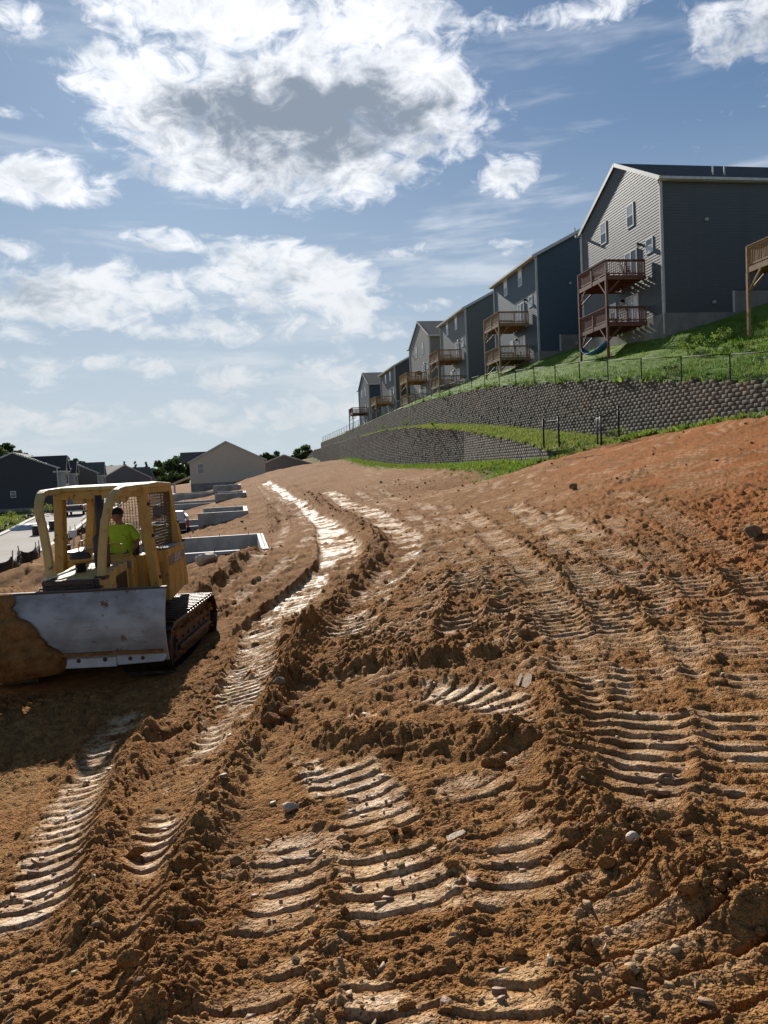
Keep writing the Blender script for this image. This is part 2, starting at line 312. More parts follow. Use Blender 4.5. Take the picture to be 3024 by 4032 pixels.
def relief(x, y, cell):
    """small-scale relief, plus surface attributes: compact clay, clod density"""
    n = len(x); tm = np.zeros(n); comp = np.zeros(n); loose = np.zeros(n); h = np.zeros(n)
    def ok(wl): return np.clip((wl/cell-1.6)/1.6, 0, 1)
    warpx = x+.25*fbm(x*.7, y*.7, 2, 3); warpy = y+.25*fbm(x*.7+9, y*.7, 2, 5)
    h += .035*fbm(warpx*.45, warpy*.45, 3, 21)
    # older, worn passes everywhere: weak bars across the slope
    rot = .30+.25*vnoise(x*.05, y*.05, 31); q = (y*np.cos(rot)-x*np.sin(rot))/.235+.22*fbm(x*1.1, y*1.1, 2, 33)
    ph = q-np.floor(q); old = sstep(fbm(x*.32+4, y*.45, 3, 35), -.6, .2)*sstep(x, -3.5, .0)
    h += old*.062*(np.where(ph < .12, 0, np.where(ph < .88, .4+.6*(ph-.12)/.76, (1-ph)/.12))-.45)*ok(.235)*(1-.8*sstep(y, 13, 24)); comp += old*.40*sstep(ph, .35, .75)*sstep(fbm(x*1.3, y*1.3, 3, 37), -.2, .5)
    for C, wd, pitch, dep, tooth, sheen, brk in TRK:
        i, d, s, a = polydist(x, y, C, wd*.5+.18)
        if not len(i): continue
        xx, yy = x[i], y[i]; jag = .05*fbm(xx*5, yy*5, 2, 41); ins = 1-sstep(d+jag*.6, wd*.5-.045, wd*.5+.03)
        br = sstep(fbm(xx*1.7+a*.05, yy*1.7, 4, 43), brk*2-1.0, brk*2-.45)
        q = a/pitch+.07*fbm(xx*3.1, yy*3.1, 2, 44)+.22*sg_noise(a/pitch); ph = q-np.floor(q)
        tth = np.where(ph < .10, 0., np.where(ph < .90, .45+.55*((ph-.1)/.8), (1-ph)/.10)); wgt = ins*(.35+.65*br)
        lim = ok(pitch)[i] if isinstance(cell, np.ndarray) else ok(pitch)
        h[i] = h[i]*(1-.75*ins)-(dep if dep > .1 else dep*.3)*ins+(1.0 if pitch < .222 else 1.35)*tooth*(tth-.45)*wgt*lim+.02*sstep(np.abs(d-wd*.5), .16, .02)
        comp[i] = np.maximum(comp[i]*(1-ins), sheen*ins*br*(.12+.88*sstep(ph, .12, .3)))
        loose[i] = np.maximum(loose[i]*(1-ins), ins*(1-br)*.35); tm[i] = np.maximum(tm[i], ins*br)
        e = sstep(np.abs(d-wd*.5), .2, .03); loose[i] = np.maximum(loose[i], e*.45)
    for C, wd, ht in BERM:
        i, d, s, a = polydist(x, y, C, wd*2.2)
        if not len(i): continue
        xx, yy = x[i], y[i]; prof = np.exp(-(d/wd)**2*1.3); lump = 1+.42*fbm(xx*2.3, yy*2.3, 3, 51)
        h[i] += ht*prof*lump; comp[i] *= 1-np.clip(prof*1.6, 0, 1); loose[i] = np.maximum(loose[i], np.clip(prof*1.3, 0, 1))
    near = sstep(fbm(x*.4+7, y*.5, 3, 61), -.1, .6)
    loose = np.maximum(loose, .4*near*(1-tm)); loose = np.maximum(loose, .75*sstep(x*.9-y*.55, -1.1, 1.2)*sstep(y, 5.6, 3.2)*(1-.7*tm))
    comp *= 1-.75*loose
    rough = .6+.8*loose-.5*tm-.22*old*(1-loose)
    for wl, am, sd in ((.42, .012, 71), (.20, .012, 73), (.10, .012, 75), (.05, .010, 77), (.024, .006, 79)):
        b = vnoise(x/wl+1.1*vnoise(x/wl*.6, y/wl*.6, sd+1), y/wl+1.1*vnoise(x/wl*.6+7, y/wl*.6, sd+2), sd); b = 2*np.abs(b)**.85-.6
        h += am*rough*b*ok(wl)*(1+2.2*sstep(y, 5, 11)+1.2*sstep(y, 12, 30))
    rag = sstep(x, -2.5, -4.5)*sstep(y, 14, 20); h += rag*(.12*fbm(x*.35, y*.35, 4, 111)+.05*fbm(x*1.3, y*1.3, 3, 113))
    return h, np.clip(comp, 0, 1.3), np.clip(loose, 0, 1)
def sg_noise(a): return vnoise(a*.31, a*0+2.5, 91)*.6
z3 = lambda x, y: (600+x/2.37, 1700+y/2.37)
FND = [((1030, 945), -2.62, 5.0, 7.2, None, 'open concrete house foundation nearest the bulldozer with a pale stepped end wall'), ((880, 690), -2.2, 6.2, 7.5, 3.0, 'stepped concrete foundation beside the skid loader'),
    ((868, 549), -1.62, 8, 8, 2.8, 'grey concrete foundation in the middle of the row of foundations'), ((822, 486), -1.15, 8, 8, 3.2, 'grey concrete foundation second before the cream house'), ((772, 424), -.42, 6, 7, 3, 'small far concrete foundation next to the cream house')]
FND = [(atz(*z3(*a[0]), a[1]),)+a[1:] for a in FND]
def pits(x, y, z):
    c, s_ = math.cos(R(10.5)), math.sin(R(10.5))
    for p, zt, L, dp, hi, lb in FND:
        lx = (x-p[0])*c+(y-p[1])*s_; ly = -(x-p[0])*s_+(y-p[1])*c
        ins = (lx > -L) & (lx < -.13) & (ly > -dp+.13) & (ly < -.13); z = np.where(ins, np.minimum(z, zt-1.9), z)
        nb = (1-sstep(np.abs(lx+L/2), L/2, L/2+2.0))*(1-sstep(np.abs(ly+dp/2), dp/2-.2, dp/2+1.8)); cap = zt-.05-1.15*sstep(lx, -.6, -7.5); z = np.where(ins, z, z+(np.minimum(z, cap)-z)*nb)
    return z
def full_ground(x, y, cell):
    z = base_z(x, y); h, comp, loose = relief(x, y, cell)
    h *= 1-sstep(y, 90, 150)*.7
    und = (1-sstep(np.abs(x+5.31), 1.5, 2.1))*(1-sstep(np.abs(y-14.6), 1.8, 2.6)); h = h*(1-und)                # ground the crawler stands on
    st = sstep(x-street_x(y, +1), .8, -.6); h *= 1-st*.95; comp *= 1-st
    # the cut behind the retaining walls
    lowb = sstep(x-xlow(y), .10, .45)*sstep(y, 39.3, 40.2); upb = sstep(x-xup(y), .15, .5)
    z = pits(x, y, z+h)-4.0*np.maximum(lowb, upb)
    return z, comp, loose
def street_x(y, side): return -19.3-.262*(y-36)+(0 if side > 0 else -6.0)
def dirt_material():
    m = bpy.data.materials.new('clay_soil'); m.use_nodes = True; g = NT(m.node_tree); bs = m.node_tree.nodes['Principled BSDF']
    geo = g.n('ShaderNodeNewGeometry').outputs['Position']
    ac = g.n('ShaderNodeAttribute', attribute_name='compact').outputs['Fac']; al = g.n('ShaderNodeAttribute', attribute_name='loose').outputs['Fac']
    ar = g.n('ShaderNodeAttribute', attribute_name='red').outputs['Fac']; ag = g.n('ShaderNodeAttribute', attribute_name='grass').outputs['Fac']
    nl = g.noise(geo, .55, 5, .6); nm = g.noise(geo, 5, 6, .62); nf = g.noise(geo, 45, 5, .65); nx = g.noise(geo, 1.6, 5, .6, .6)
    soil = g.mix(g.ss(nm, .32, .7), (.235, .104, .032), (.41, .20, .070))
    soil = g.mix(g.m('MULTIPLY', ar, g.ss(nl, .3, .62)), soil, (.43, .150, .045))
    soil = g.mix(g.m('MULTIPLY', g.ss(nl, .56, .74), .55), soil, (.47, .28, .115))
    soil = g.mix(g.m('MULTIPLY', g.ss(nx, .62, .74), .45), soil, (.13, .085, .048))
    pale = g.mix(g.ss(nx, .35, .66), (.66, .42, .19), (.66, .48, .31)); pale = g.mix(g.ss(nm, .62, .8), pale, (.50, .25, .12))
    cf_ = g.m('MULTIPLY', ac, g.ss(g.m('ADD', g.m('MULTIPLY', nf, .45), g.m('MULTIPLY', nm, .65)), .40, .66, .12, 1), clamp=True)
    c = g.mix(cf_, soil, pale)
    c = g.mix(g.ss(nf, .25, .6, .3, 0), c, (.12, .06, .022))
    gr = g.mix(g.ss(nm, .35, .65), (.055, .085, .018), (.12, .145, .03)); c = g.mix(g.m('MULTIPLY', ag, g.ss(g.m('ADD', nm, g.m('MULTIPLY', nl, .6)), .62, .8)), c, gr)
    g.set(bs.inputs['Base Color'], c)
    g.set(bs.inputs['Roughness'], g.m('SUBTRACT', .92, g.m('MULTIPLY', cf_, g.ss(nx, .3, .7, .24, .42)))); g.set(bs.inputs['Specular IOR Level'], g.m('ADD', .06, g.m('MULTIPLY', cf_, .36)))
    b = g.n('ShaderNodeBump'); b.inputs['Strength'].default_value = 1.0; b.inputs['Distance'].default_value = .024
    dv = g.n('ShaderNodeVectorMath', operation='ADD'); g.set(dv.inputs[0], geo); nv = g.n('ShaderNodeTexNoise'); nv.inputs['Scale'].default_value = 22; g.set(nv.inputs['Vector'], geo); sv_ = g.n('ShaderNodeVectorMath', operation='SCALE'); g.set(sv_.inputs[0], nv.outputs['Color']); sv_.inputs['Scale'].default_value = .035; g.set(dv.inputs[1], sv_.outputs[0])
    cr_ = []
    for sc_, w_ in ((34, .9), (85, .5)):
        vo = g.n('ShaderNodeTexVoronoi', feature='F1'); vo.inputs['Scale'].default_value = sc_; g.set(vo.inputs['Vector'], dv.outputs[0]); cr_.append(g.m('MULTIPLY', g.m('SUBTRACT', 1, vo.outputs['Distance']), w_))
    crumb = g.m('MULTIPLY', g.m('ADD', *cr_), g.m('SUBTRACT', 1.15, cf_)); hh = g.m('ADD', g.m('MULTIPLY', nf, .5), crumb); g.set(b.inputs['Height'], hh); g.set(bs.inputs['Normal'], b.outputs[0])
    return m
M_DIRT = dirt_material()
def build_ground():
    inner = np.linspace(R(-33.5), R(33.5), 820); outer = np.linspace(R(35), R(80), 46)
    ang = np.r_[-outer[::-1], inner, outer]; inv = np.linspace(1/1.4, 1/2.4, 60, endpoint=False)
    inv = np.r_[inv, np.linspace(1/2.4, 1/9., 530, endpoint=False), np.linspace(1/9., 1/40., 320, endpoint=False), np.linspace(1/40., 1/230., 120)]
    rr = 1/inv; dr = np.abs(np.gradient(rr)); A, RR = np.meshgrid(ang, rr); x = (RR*np.sin(A)).ravel(); y = (RR*np.cos(A)).ravel()
    da = np.abs(np.gradient(ang)); cell = np.maximum(np.repeat(dr, len(ang))*.35, (RR*np.broadcast_to(da, RR.shape)).ravel())
    z, comp, loose = full_ground(x, y, cell)
    nr, na = RR.shape; i = np.arange(nr*na).reshape(nr, na); f = np.stack([i[:-1, :-1], i[:-1, 1:], i[1:, 1:], i[1:, :-1]], -1).reshape(-1, 4)[:, ::-1]
    me = npmesh('ground', np.c_[x, y, z], f, M_DIRT, True)
    front = np.where(y > 39.5, xlow(y), xup(y))-x
    wob = .5*fbm(x*.5, y*.5, 2, 101)
    grass = sstep(front+wob, 2.6, 1.2)*sstep(front, -4.5, -1)*sstep(y, 35.5, 38)
    left = sstep(x-street_x(y, -1), -.3, -1.4); grass = np.maximum(grass, left)
    red = sstep(x-.10*y, 1.0, 6.5)*.95
    for nm, a in (('compact', comp), ('loose', loose), ('red', red), ('grass', grass)):
        at_ = me.attributes.new(nm, 'FLOAT', 'POINT'); at_.data.foreach_set('value', a.astype(np.float32))
    o = obj('ground', me); tag(o, 'graded orange clay slope printed with crawler tracks', kind='structure')
    tag(obj('far_ground', npmesh('far_ground', [(-6000, -400, -5.5), (6000, -400, -5.5), (6000, 8000, -5.5), (-6000, 8000, -5.5)], [(0, 1, 2, 3)], mat('far_field', (.07, .085, .03), .95, (.10, .10, .05), .02, coord='Object'))), kind='structure')
build_ground()
# ------------------------------------------------------------------ clods and stones
def ico(sub):
    if sub < 0: return np.array([(1, 0, 0), (-1, 0, 0), (0, 1, 0), (0, -1, 0), (0, 0, 1), (0, 0, -1)], float), np.array([(0, 2, 4), (2, 1, 4), (1, 3, 4), (3, 0, 4), (2, 0, 5), (1, 2, 5), (3, 1, 5), (0, 3, 5)])
    t = (1+5**.5)/2; v = [(-1, t, 0), (1, t, 0), (-1, -t, 0), (1, -t, 0), (0, -1, t), (0, 1, t), (0, -1, -t), (0, 1, -t), (t, 0, -1), (t, 0, 1), (-t, 0, -1), (-t, 0, 1)]
    f = [(0, 11, 5), (0, 5, 1), (0, 1, 7), (0, 7, 10), (0, 10, 11), (1, 5, 9), (5, 11, 4), (11, 10, 2), (10, 7, 6), (7, 1, 8), (3, 9, 4), (3, 4, 2), (3, 2, 6), (3, 6, 8), (3, 8, 9), (4, 9, 5), (2, 4, 11), (6, 2, 10), (8, 6, 7), (9, 8, 1)]
    v = [np.array(p)/np.linalg.norm(p) for p in v]
    for _ in range(sub):
        c = {}; nf = []
        def mid(a, b):
            k = (min(a, b), max(a, b))
            if k not in c: m = v[a]+v[b]; v.append(m/np.linalg.norm(m)); c[k] = len(v)-1
            return c[k]
        for a, b, d in f: x, y, z = mid(a, b), mid(b, d), mid(d, a); nf += [(a, x, z), (b, y, x), (d, z, y), (x, y, z)]
        f = nf
    return np.array(v), np.array(f)
def clod_shape(sub, rough, rng):
    v, f = ico(sub); w = v.copy()
    for _ in range(7):                                           # random flats make a broken, angular lump
        n = rng.normal(size=3); n /= np.linalg.norm(n); d = rng.uniform(.55, .9); t = w@n; w -= np.outer(np.maximum(t-d, 0), n)
    w *= 1+rough*(rng.random((len(w), 1))-.5); return w, f
def rock_batch(name, pos, size, mat_, sub, rng, flat=.75, sink=.3, kind='stuff', label=None):
    shapes = [clod_shape(sub, .22 if sub > 0 else .5, rng) for _ in range(9)]; V = []; F = []; b = 0
    for (x, y, z), s in zip(pos, size):
        w, f = shapes[rng.integers(9)]; a = rng.uniform(0, 6.28); ca, sa = math.cos(a), math.sin(a); sc = s*np.array([rng.uniform(.75, 1.3), rng.uniform(.7, 1.1), rng.uniform(.8, 1.1)*flat])
        q = w*sc; tilt = rng.uniform(-.4, .4); q = np.c_[q[:, 0], q[:, 1]*math.cos(tilt)-q[:, 2]*math.sin(tilt), q[:, 1]*math.sin(tilt)+q[:, 2]*math.cos(tilt)]
        q = np.c_[q[:, 0]*ca-q[:, 1]*sa, q[:, 0]*sa+q[:, 1]*ca, q[:, 2]]+(x, y, z+s*flat*(1-2*sink)*.6); V.append(q); F.append(f+b); b += len(q)
    o = obj(name, npmesh(name, np.vstack(V), np.vstack(F), mat_, sub > 0)); return tag(o, label, kind=kind)
def soilmat(name, a, b, c, rough=.95):
    m = mat(name, a, rough, b, 9, .8, 60, coord='Object', island=.28, spec=.25); return m
M_CLOD = M_DIRT; M_DARKCLOD = soilmat('dark_clod', (.14, .085, .045), (.24, .15, .085), None)
M_STONE = mat('pale_stone', (.50, .40, .30), .7, (.33, .24, .17), 14, .4, 60, island=.2); M_SLAB = mat('clay_slab', (.40, .265, .14), .6, (.30, .16, .07), 9, .5, 70, island=.2, spec=.5)
def scatter():
    rng = np.random.default_rng(5); N = 330000
    # candidates uniform in screen-ish space: angle and 1/r
    a = rng.uniform(R(-33), R(33), N); r_ = np.where(rng.random(N) < .8, 1/rng.uniform(1/28., 1/2.3, N), rng.uniform(7, 55, N)); x = r_*np.sin(a); y = r_*np.cos(a)
    h, comp, loose = relief(x, y, np.full(N, .02)); keep = rng.random(N) < (.05+.10*sstep(r_, 8, 14)+.95*loose**1.5)*np.clip(.22+r_*.03, 0, 1)*.5
    keep &= ~((np.abs(x+5.31) < 1.95) & (np.abs(y-14.5) < 3)) & (x < np.where(y > 39, xlow(y), xup(y))-1)
    x, y, r_, loose = x[keep], y[keep], r_[keep], loose[keep]; z, _, _ = full_ground(x, y, np.full(len(x), .02))
    s = .0046*(1-rng.random(len(x)))**-.48*(.7+.6*loose); s = np.clip(s*(.6+.17*np.sqrt(r_)+.035*np.maximum(r_-8, 0)), .0035, .034+.0022*np.maximum(r_-6, 0)); P = np.c_[x, y, z]
    big = (s > .02) & (s/r_ > .0035); tone = rng.random(len(x)) < .84
    rock_batch('soil_clods', P[big & tone], s[big & tone], M_CLOD, 2 if True else 1, rng, label='lumps of broken orange clay lying over the graded slope')
    sm = ~big & tone; rock_batch('soil_crumbs', P[sm], s[sm], M_CLOD, -1, rng, label='small crumbs of loose orange soil over the slope')
    dk = ~tone; rock_batch('grey_soil_crumbs', P[dk], s[dk]*.95, M_DARKCLOD, 0, rng, label='dark grey brown crumbs among the orange soil')
    # thin plates of pressed clay broken by the grousers
    N2 = 5200; a = rng.uniform(R(-32), R(32), N2); r_ = 1/rng.uniform(1/22., 1/2.4, N2); x = r_*np.sin(a); y = r_*np.cos(a); h, comp, loose = relief(x, y, np.full(N2, .02))
    k = (rng.random(N2) < .02+.35*comp) & ~((np.abs(x+5.31) < 1.95) & (np.abs(y-14.5) < 3)); x, y, r_ = x[k], y[k], r_[k]; z, _, _ = full_ground(x, y, np.full(len(x), .02)); V = []; F = []; b = 0
    for i in range(len(x)):
        n = rng.integers(4, 7); L = rng.uniform(.012, .05)*(.7+.05*r_[i]); Wd = L*rng.uniform(.3, .8); th = rng.uniform(.004, .012); an = np.sort(rng.uniform(0, 6.28, n)); p = np.c_[np.cos(an)*L, np.sin(an)*Wd]
        q = np.r_[np.c_[p, np.zeros(n)-th], np.c_[p*.93, np.zeros(n)+th]]; t = rng.normal(0, .25, 2); q[:, 2] += q[:, 0]*t[0]+q[:, 1]*t[1]; rz = rng.normal(.2, .5); c, s_ = math.cos(rz), math.sin(rz)
        q = np.c_[q[:, 0]*c-q[:, 1]*s_, q[:, 0]*s_+q[:, 1]*c, q[:, 2]]+(x[i], y[i], z[i]+.008); V.append(q); o = b
        F += [(o+n+j, o+n+(j+1) % n, o+n+(j+2) % n) if False else (o+j, o+(j+1) % n, o+n+(j+1) % n) for j in range(n)]+[(o+j, o+n+(j+1) % n, o+n+j) for j in range(n)]+[(o+n, o+n+j, o+n+j+1) for j in range(1, n-1)]; b += 2*n
    tag(obj('clay_flakes', npmesh('clay_flakes', np.vstack(V), np.array(F), M_SLAB)), 'thin pale flakes of pressed clay scattered along the crawler prints', kind='stuff')
    # single stones and clods big enough to point at
    named = [(1370, 1850, .036, M_STONE, 'rounded_stone', 'rounded pale cream stone sitting among dark clods', 'stone'), (1065, 1648, .075, M_CLOD, 'clay_block', 'angular brown clay block with a sharp raised edge', 'clod'),
        (622, 1548, .075, M_CLOD, 'clay_lump', 'cluster lump of brown clay on the windrow shoulder', 'clod'), (585, 1570, .085, M_CLOD, 'clay_lump', 'wide slab-sided clod leaning on the long windrow', 'clod'),
        (605, 1512, .07, M_DARKCLOD, 'grey_clod', 'grey crusted clod crowning the windrow', 'clod'), (295, 1855, .05, M_CLOD, 'clay_block', 'upright orange clod in the crawler print beside the windrow', 'clod'),
        (290, 2105, .06, M_CLOD, 'clay_lump', 'crumbly brown clod half buried at the windrow foot', 'clod'), (420, 1865, .05, M_CLOD, 'clay_lump', 'round orange clod next to the dark crumbs', 'clod'),
        (515, 1860, .045, M_DARKCLOD, 'grey_rock', 'dark grey broken rock among grey soil crumbs', 'rock'), (1310, 1880, .045, M_CLOD, 'clay_lump', 'fat brown clod beside the rounded pale stone', 'clod'),
        (1430, 1845, .036, M_CLOD, 'clay_lump', 'smooth round clod just uphill of the pale stone', 'clod'), (1490, 1960, .055, M_CLOD, 'clay_lump', 'large rough clod on the lower right soil ridge', 'clod'), (1570, 2070, .05, M_CLOD, 'clay_lump', 'large smooth faced clod at the end of the soil ridge', 'clod'),
        (1625, 1150, .16, M_DARKCLOD, 'grey_boulder', 'weathered grey boulder half sunk in the red slope', 'boulder'), (628, 1745, .05, M_STONE, 'flat_stone', 'flat grey white stone standing in dark crumbs', 'stone'), (850, 1620, .06, M_CLOD, 'clay_block', 'flat topped brown clay slab in the open soil', 'clod'),
        (1240, 1052, .13, M_DARKCLOD, 'clay_slab', 'low dark slab lying on the upper red slope', 'clod'), (395, 1205, .30, M_STONE, 'half_buried_boulder', 'brown boulder at the foot of the concrete wall', 'boulder')]
    for vx, vy, s, m_, nm, lb, ct in named:
        if nm == 'half_buried_boulder': vx, vy = 447, 1215
        p = pix(vx, vy+8); z, _, _ = full_ground(np.array([p[0]]), np.array([p[1]]), np.array([.02])); w, f = clod_shape(3, .10, rng); w = w*s*np.array([1.25, .9, .85])
        tag(obj(nm, npmesh(nm, w, f, m_, False), loc=(p[0], p[1], float(z[0])+s*.45), rot=(0, 0, rng.uniform(-.6, .6))), lb, ct)
    # the pale slabs of clay turned up by the pivoting crawler
    for k, (vx, vy, L, rz, lb) in enumerate([(1139, 1480, .34, 1.25, 'long white clay slab stood up by the turning track'), (1122, 1480, .30, 1.22, 'narrow pale clay strip alongside the long white slab'), (985, 1822, .13, .4, 'broken pale clay slab lying in dark crumbs')]):
        p = pix(vx, vy); z = full_ground(np.array([p[0]]), np.array([p[1]]), np.array([.02]))[0][0]; wd = (.075, .03, .045)[k]
        pts = [(-L/2, -wd/2), (-L*.2, -wd*.56), (L*.3, -wd*.45), (L/2, -wd*.2), (L*.48, wd*.35), (L*.1, wd*.55), (-L*.4, wd*.5)]
        tag(MB().prism(pts, -.02, .008).build('clay_slab', M_SLAB, loc=(p[0], p[1], z+.02), rot=(.1, -.16, rz)), lb, 'clay slab')
scatter()
# ------------------------------------------------------------------ street
def ribbon(name, xs0, xs1, ys, zf, mat_, thick=None):
    v = []; f = []
    for i, y in enumerate(ys): v += [(xs0(y), y, zf(xs0(y), y)), (xs1(y), y, zf(xs1(y), y))]
    for i in range(len(ys)-1): f.append((2*i, 2*i+1, 2*i+3, 2*i+2))
    return obj(name, npmesh(name, v, f, mat_))
def street():
    ys = np.r_[np.arange(14, 100, 2.), np.arange(100, 236, 6.)]; zc = {float(y): max(g_at(street_x(y, 1)-1, y), g_at(street_x(y, -1)+1, y), g_at(street_x(y, 1)-4.3, y))+.06 for y in ys}
    Y = np.array(sorted(zc)); Z = np.array([zc[k] for k in Y]); Z = np.convolve(np.pad(Z, 3, 'edge'), np.ones(7)/7, 'valid')
    global street_z; street_z = lambda y: float(np.interp(y, Y, Z))
    mp = mat('street_concrete', (.27, .245, .215), .9, (.22, .185, .145), .25, .25, 30, coord='Object'); 
    tag(ribbon('street', lambda y: street_x(y, -1), lambda y: street_x(y, 1), ys, lambda x, y: street_z(y), mp), kind='structure')
    mk = mat('kerb_concrete', (.55, .52, .46), .85, (.44, .41, .36), 2, .2, 40)
    for s_, nm in ((-1, 'kerb'), (1, 'kerb')):
        m = MB()
        for a, b in zip(ys[:-1], ys[1:]):
            xa, xb = street_x(a, s_), street_x(b, s_); o0, o1 = (-.45, .0) if s_ < 0 else (.0, .35); za, zb = street_z(a), street_z(b)
            m.add([(xa+o0, a, za-.3), (xa+o1, a, za-.3), (xb+o1, b, zb-.3), (xb+o0, b, zb-.3), (xa+o0, a, za+.12), (xa+o1, a, za+.09), (xb+o1, b, zb+.09), (xb+o0, b, zb+.12)], [(4, 5, 6, 7), (0, 1, 5, 4), (1, 2, 6, 5), (3, 0, 4, 7)])
        tag(m.build(nm, mk), kind='structure')
street()
# ------------------------------------------------------------------ retaining walls
M_BLOCK = mat('wall_block', (.105, .098, .088), .9, (.175, .155, .13), 1.2, .9, 22, coord='Object', spec=.25); 
def blockmat():
    m = bpy.data.materials.new('split_block'); m.use_nodes = True; g = NT(m.node_tree); bs = m.node_tree.nodes['Principled BSDF']; bs.inputs['Roughness'].default_value = .92; bs.inputs['Specular IOR Level'].default_value = .25
    geo = g.n('ShaderNodeNewGeometry'); P = geo.outputs['Position']; ri = g.n('ShaderNodeObjectInfo').outputs['Random']; ris = geo.outputs['Random Per Island']
    rn = g.m('FRACT', g.m('ADD', ri, ris)); c = g.mix(rn, (.088, .077, .062), (.150, .130, .103)); c = g.mix(g.ss(g.noise(P, .8, 4), .55, .75, 0, .7), c, (.22, .15, .095)); c = g.mix(g.ss(g.noise(P, 14, 5), .45, .7, 0, .5), c, (.20, .178, .145))
    g.set(bs.inputs['Base Color'], c); b = g.n('ShaderNodeBump'); b.inputs['Strength'].default_value = .6; b.inputs['Distance'].default_value = .02; g.set(b.inputs['Height'], g.noise(P, 15, 6, .65)); g.set(bs.inputs['Normal'], b.outputs[0]); return m
M_BLOCK = blockmat()
BH, BL = .18, .46
def block_verts(L, H, rng):
    """split-face block: tapered back, rough bulging front; x along the wall, front at -y"""
    e = .009; j = lambda s=.018: rng.uniform(-s, s)
    fr = [(-L/2+e, 0, e), (L/2-e, 0, e), (L/2-e, 0, H-e), (-L/2+e, 0, H-e)]
    md = [(-L/2+.03+j(.01), -.012+j(.010), .026+j(.008)), (j(.06), -.015+j(.012), .026+j(.008)), (L/2-.03+j(.01), -.012+j(.010), .026+j(.008)), (L/2-.03+j(.01), -.012+j(.010), H-.026+j(.008)), (j(.06), -.015+j(.012), H-.026+j(.008)), (-L/2+.03+j(.01), -.012+j(.010), H-.026+j(.008))]
    bk = [(-L/2+e, .2, e), (L/2-e, .2, e), (L/2-e, .2, H-e), (-L/2+e, .2, H-e)]
    v = fr+md+bk; f = [(0, 1, 5), (0, 5, 4), (1, 6, 5), (1, 2, 7), (1, 7, 6), (2, 8, 7), (2, 3, 8), (3, 9, 8), (3, 0, 4), (3, 4, 9), (4, 5, 8), (4, 8, 9), (5, 6, 7), (5, 7, 8),
        (3, 2, 12), (3, 12, 13), (0, 10, 11), (0, 11, 1), (0, 3, 13), (0, 13, 10), (1, 11, 12), (1, 12, 2)]
    return np.array(v), np.array(f)
def retaining(name, path, zb, zt, label, Dfar, batter=.06):
    """path: list of (x, D); courses follow a level grid, tops step with zt"""
    rng = np.random.default_rng(3); root = empty(name, (path[0][0], path[0][1], zb(path[0][1])), 0, label, 'wall')
    var = [block_verts(BL, BH, rng) for _ in range(6)]; meshes = [npmesh('block', *v, M_BLOCK) for v in var]
    P = np.array(path, float); seg = np.hypot(*np.diff(P, axis=0).T); S = np.r_[0, np.cumsum(seg)]; cand = []
    rx, ry, rz = root.location
    n = int(S[-1]/BL)
    for i in range(n):
        zlo, zhi = None, None
        for half in (0, .5):
            s = (i+.5+half)*BL
            if s > S[-1]-BL/2: continue
            x = np.interp(s, S, P[:, 0]); y = np.interp(s, S, P[:, 1]); k = min(np.searchsorted(S, s)-1, len(P)-2); t = (P[k+1]-P[k])/seg[k]
            k0 = int(math.floor((zb(y)-.25)/BH)); k1 = int(round(zt(y)/BH))
            for c in range(k0, k1):
                if (c % 2 == 0) != (half == 0): continue
                z = c*BH; back = (z-zb(y))*batter
                cand.append((x-t[1]*-back*1.0, y-t[0]*0, z, math.atan2(t[1], t[0]), c == k1-1))
    # the 300 that show largest are objects, the rest one mesh
    cand = [(c[0], c[1], c[2], c[3], c[4]) for c in cand]; vis = []
    order = sorted(range(len(cand)), key=lambda i: cand[i][1]+(0 if .42*cand[i][1] > cand[i][0]-.6 else 1e3))
    V = []; F = []; b = 0
    for rank, i in enumerate(order):
        x, y, z, a, cap = cand[i]
        if y > Dfar: continue
        a2 = a+math.pi; j = rng.uniform(-.012, .012)
        if rank < 300:
            o = obj('block', meshes[rng.integers(6)], None, root, (x-rx, y+j-ry, z-rz), (0, rng.normal(0, .008), a2+rng.normal(0, .02)))
        else:
            v, f = var[rng.integers(6)]; c, s_ = math.cos(a2), math.sin(a2); q = np.c_[v[:, 0]*c-v[:, 1]*s_+x-rx+j, v[:, 0]*s_+v[:, 1]*c+y-ry, v[:, 2]+z-rz]; V.append(q); F.append(f+b); b += len(v)
    if V: tag(obj('block_courses', npmesh('block_courses', np.vstack(V), np.vstack(F), M_BLOCK), None, root), kind='stuff')
    # solid core behind the face so nothing shows through the joints
    m = MB(); Ds = np.linspace(P[0, 1], P[-1, 1], 60)
    for a_, b_ in zip(Ds[:-1], Ds[1:]):
        xa = np.interp(a_, P[:, 1], P[:, 0])+.10; xb = np.interp(b_, P[:, 1], P[:, 0])+.10
        za0, za1, zb0, zb1 = zb(a_)-.6-rz, zt(a_)-.14-rz, zb(b_)-.6-rz, zt(b_)-.14-rz
        m.add([(xa-rx, a_-ry, za0), (xb-rx, b_-ry, zb0), (xb-rx+.12, b_-ry, zb1), (xa-rx+.12, a_-ry, za1), (xa-rx+.6, a_-ry, za1), (xb-rx+.6, b_-ry, zb1)], [(0, 1, 2, 3), (3, 2, 5, 4)])
    m.build('fill', M_BLOCK, root)
    return root
retaining('retaining_wall', [(xup(D), D) for D in (12, 24, 60, 110, 188)], zub, ztop, 'tall upper retaining wall of split grey blocks below the fenced lawn', 188)
retaining('retaining_wall', LOWP, lambda y: g_at(xlow(y), y), zltop, 'lower retaining wall of split grey blocks curving in front of the taller one', 192)
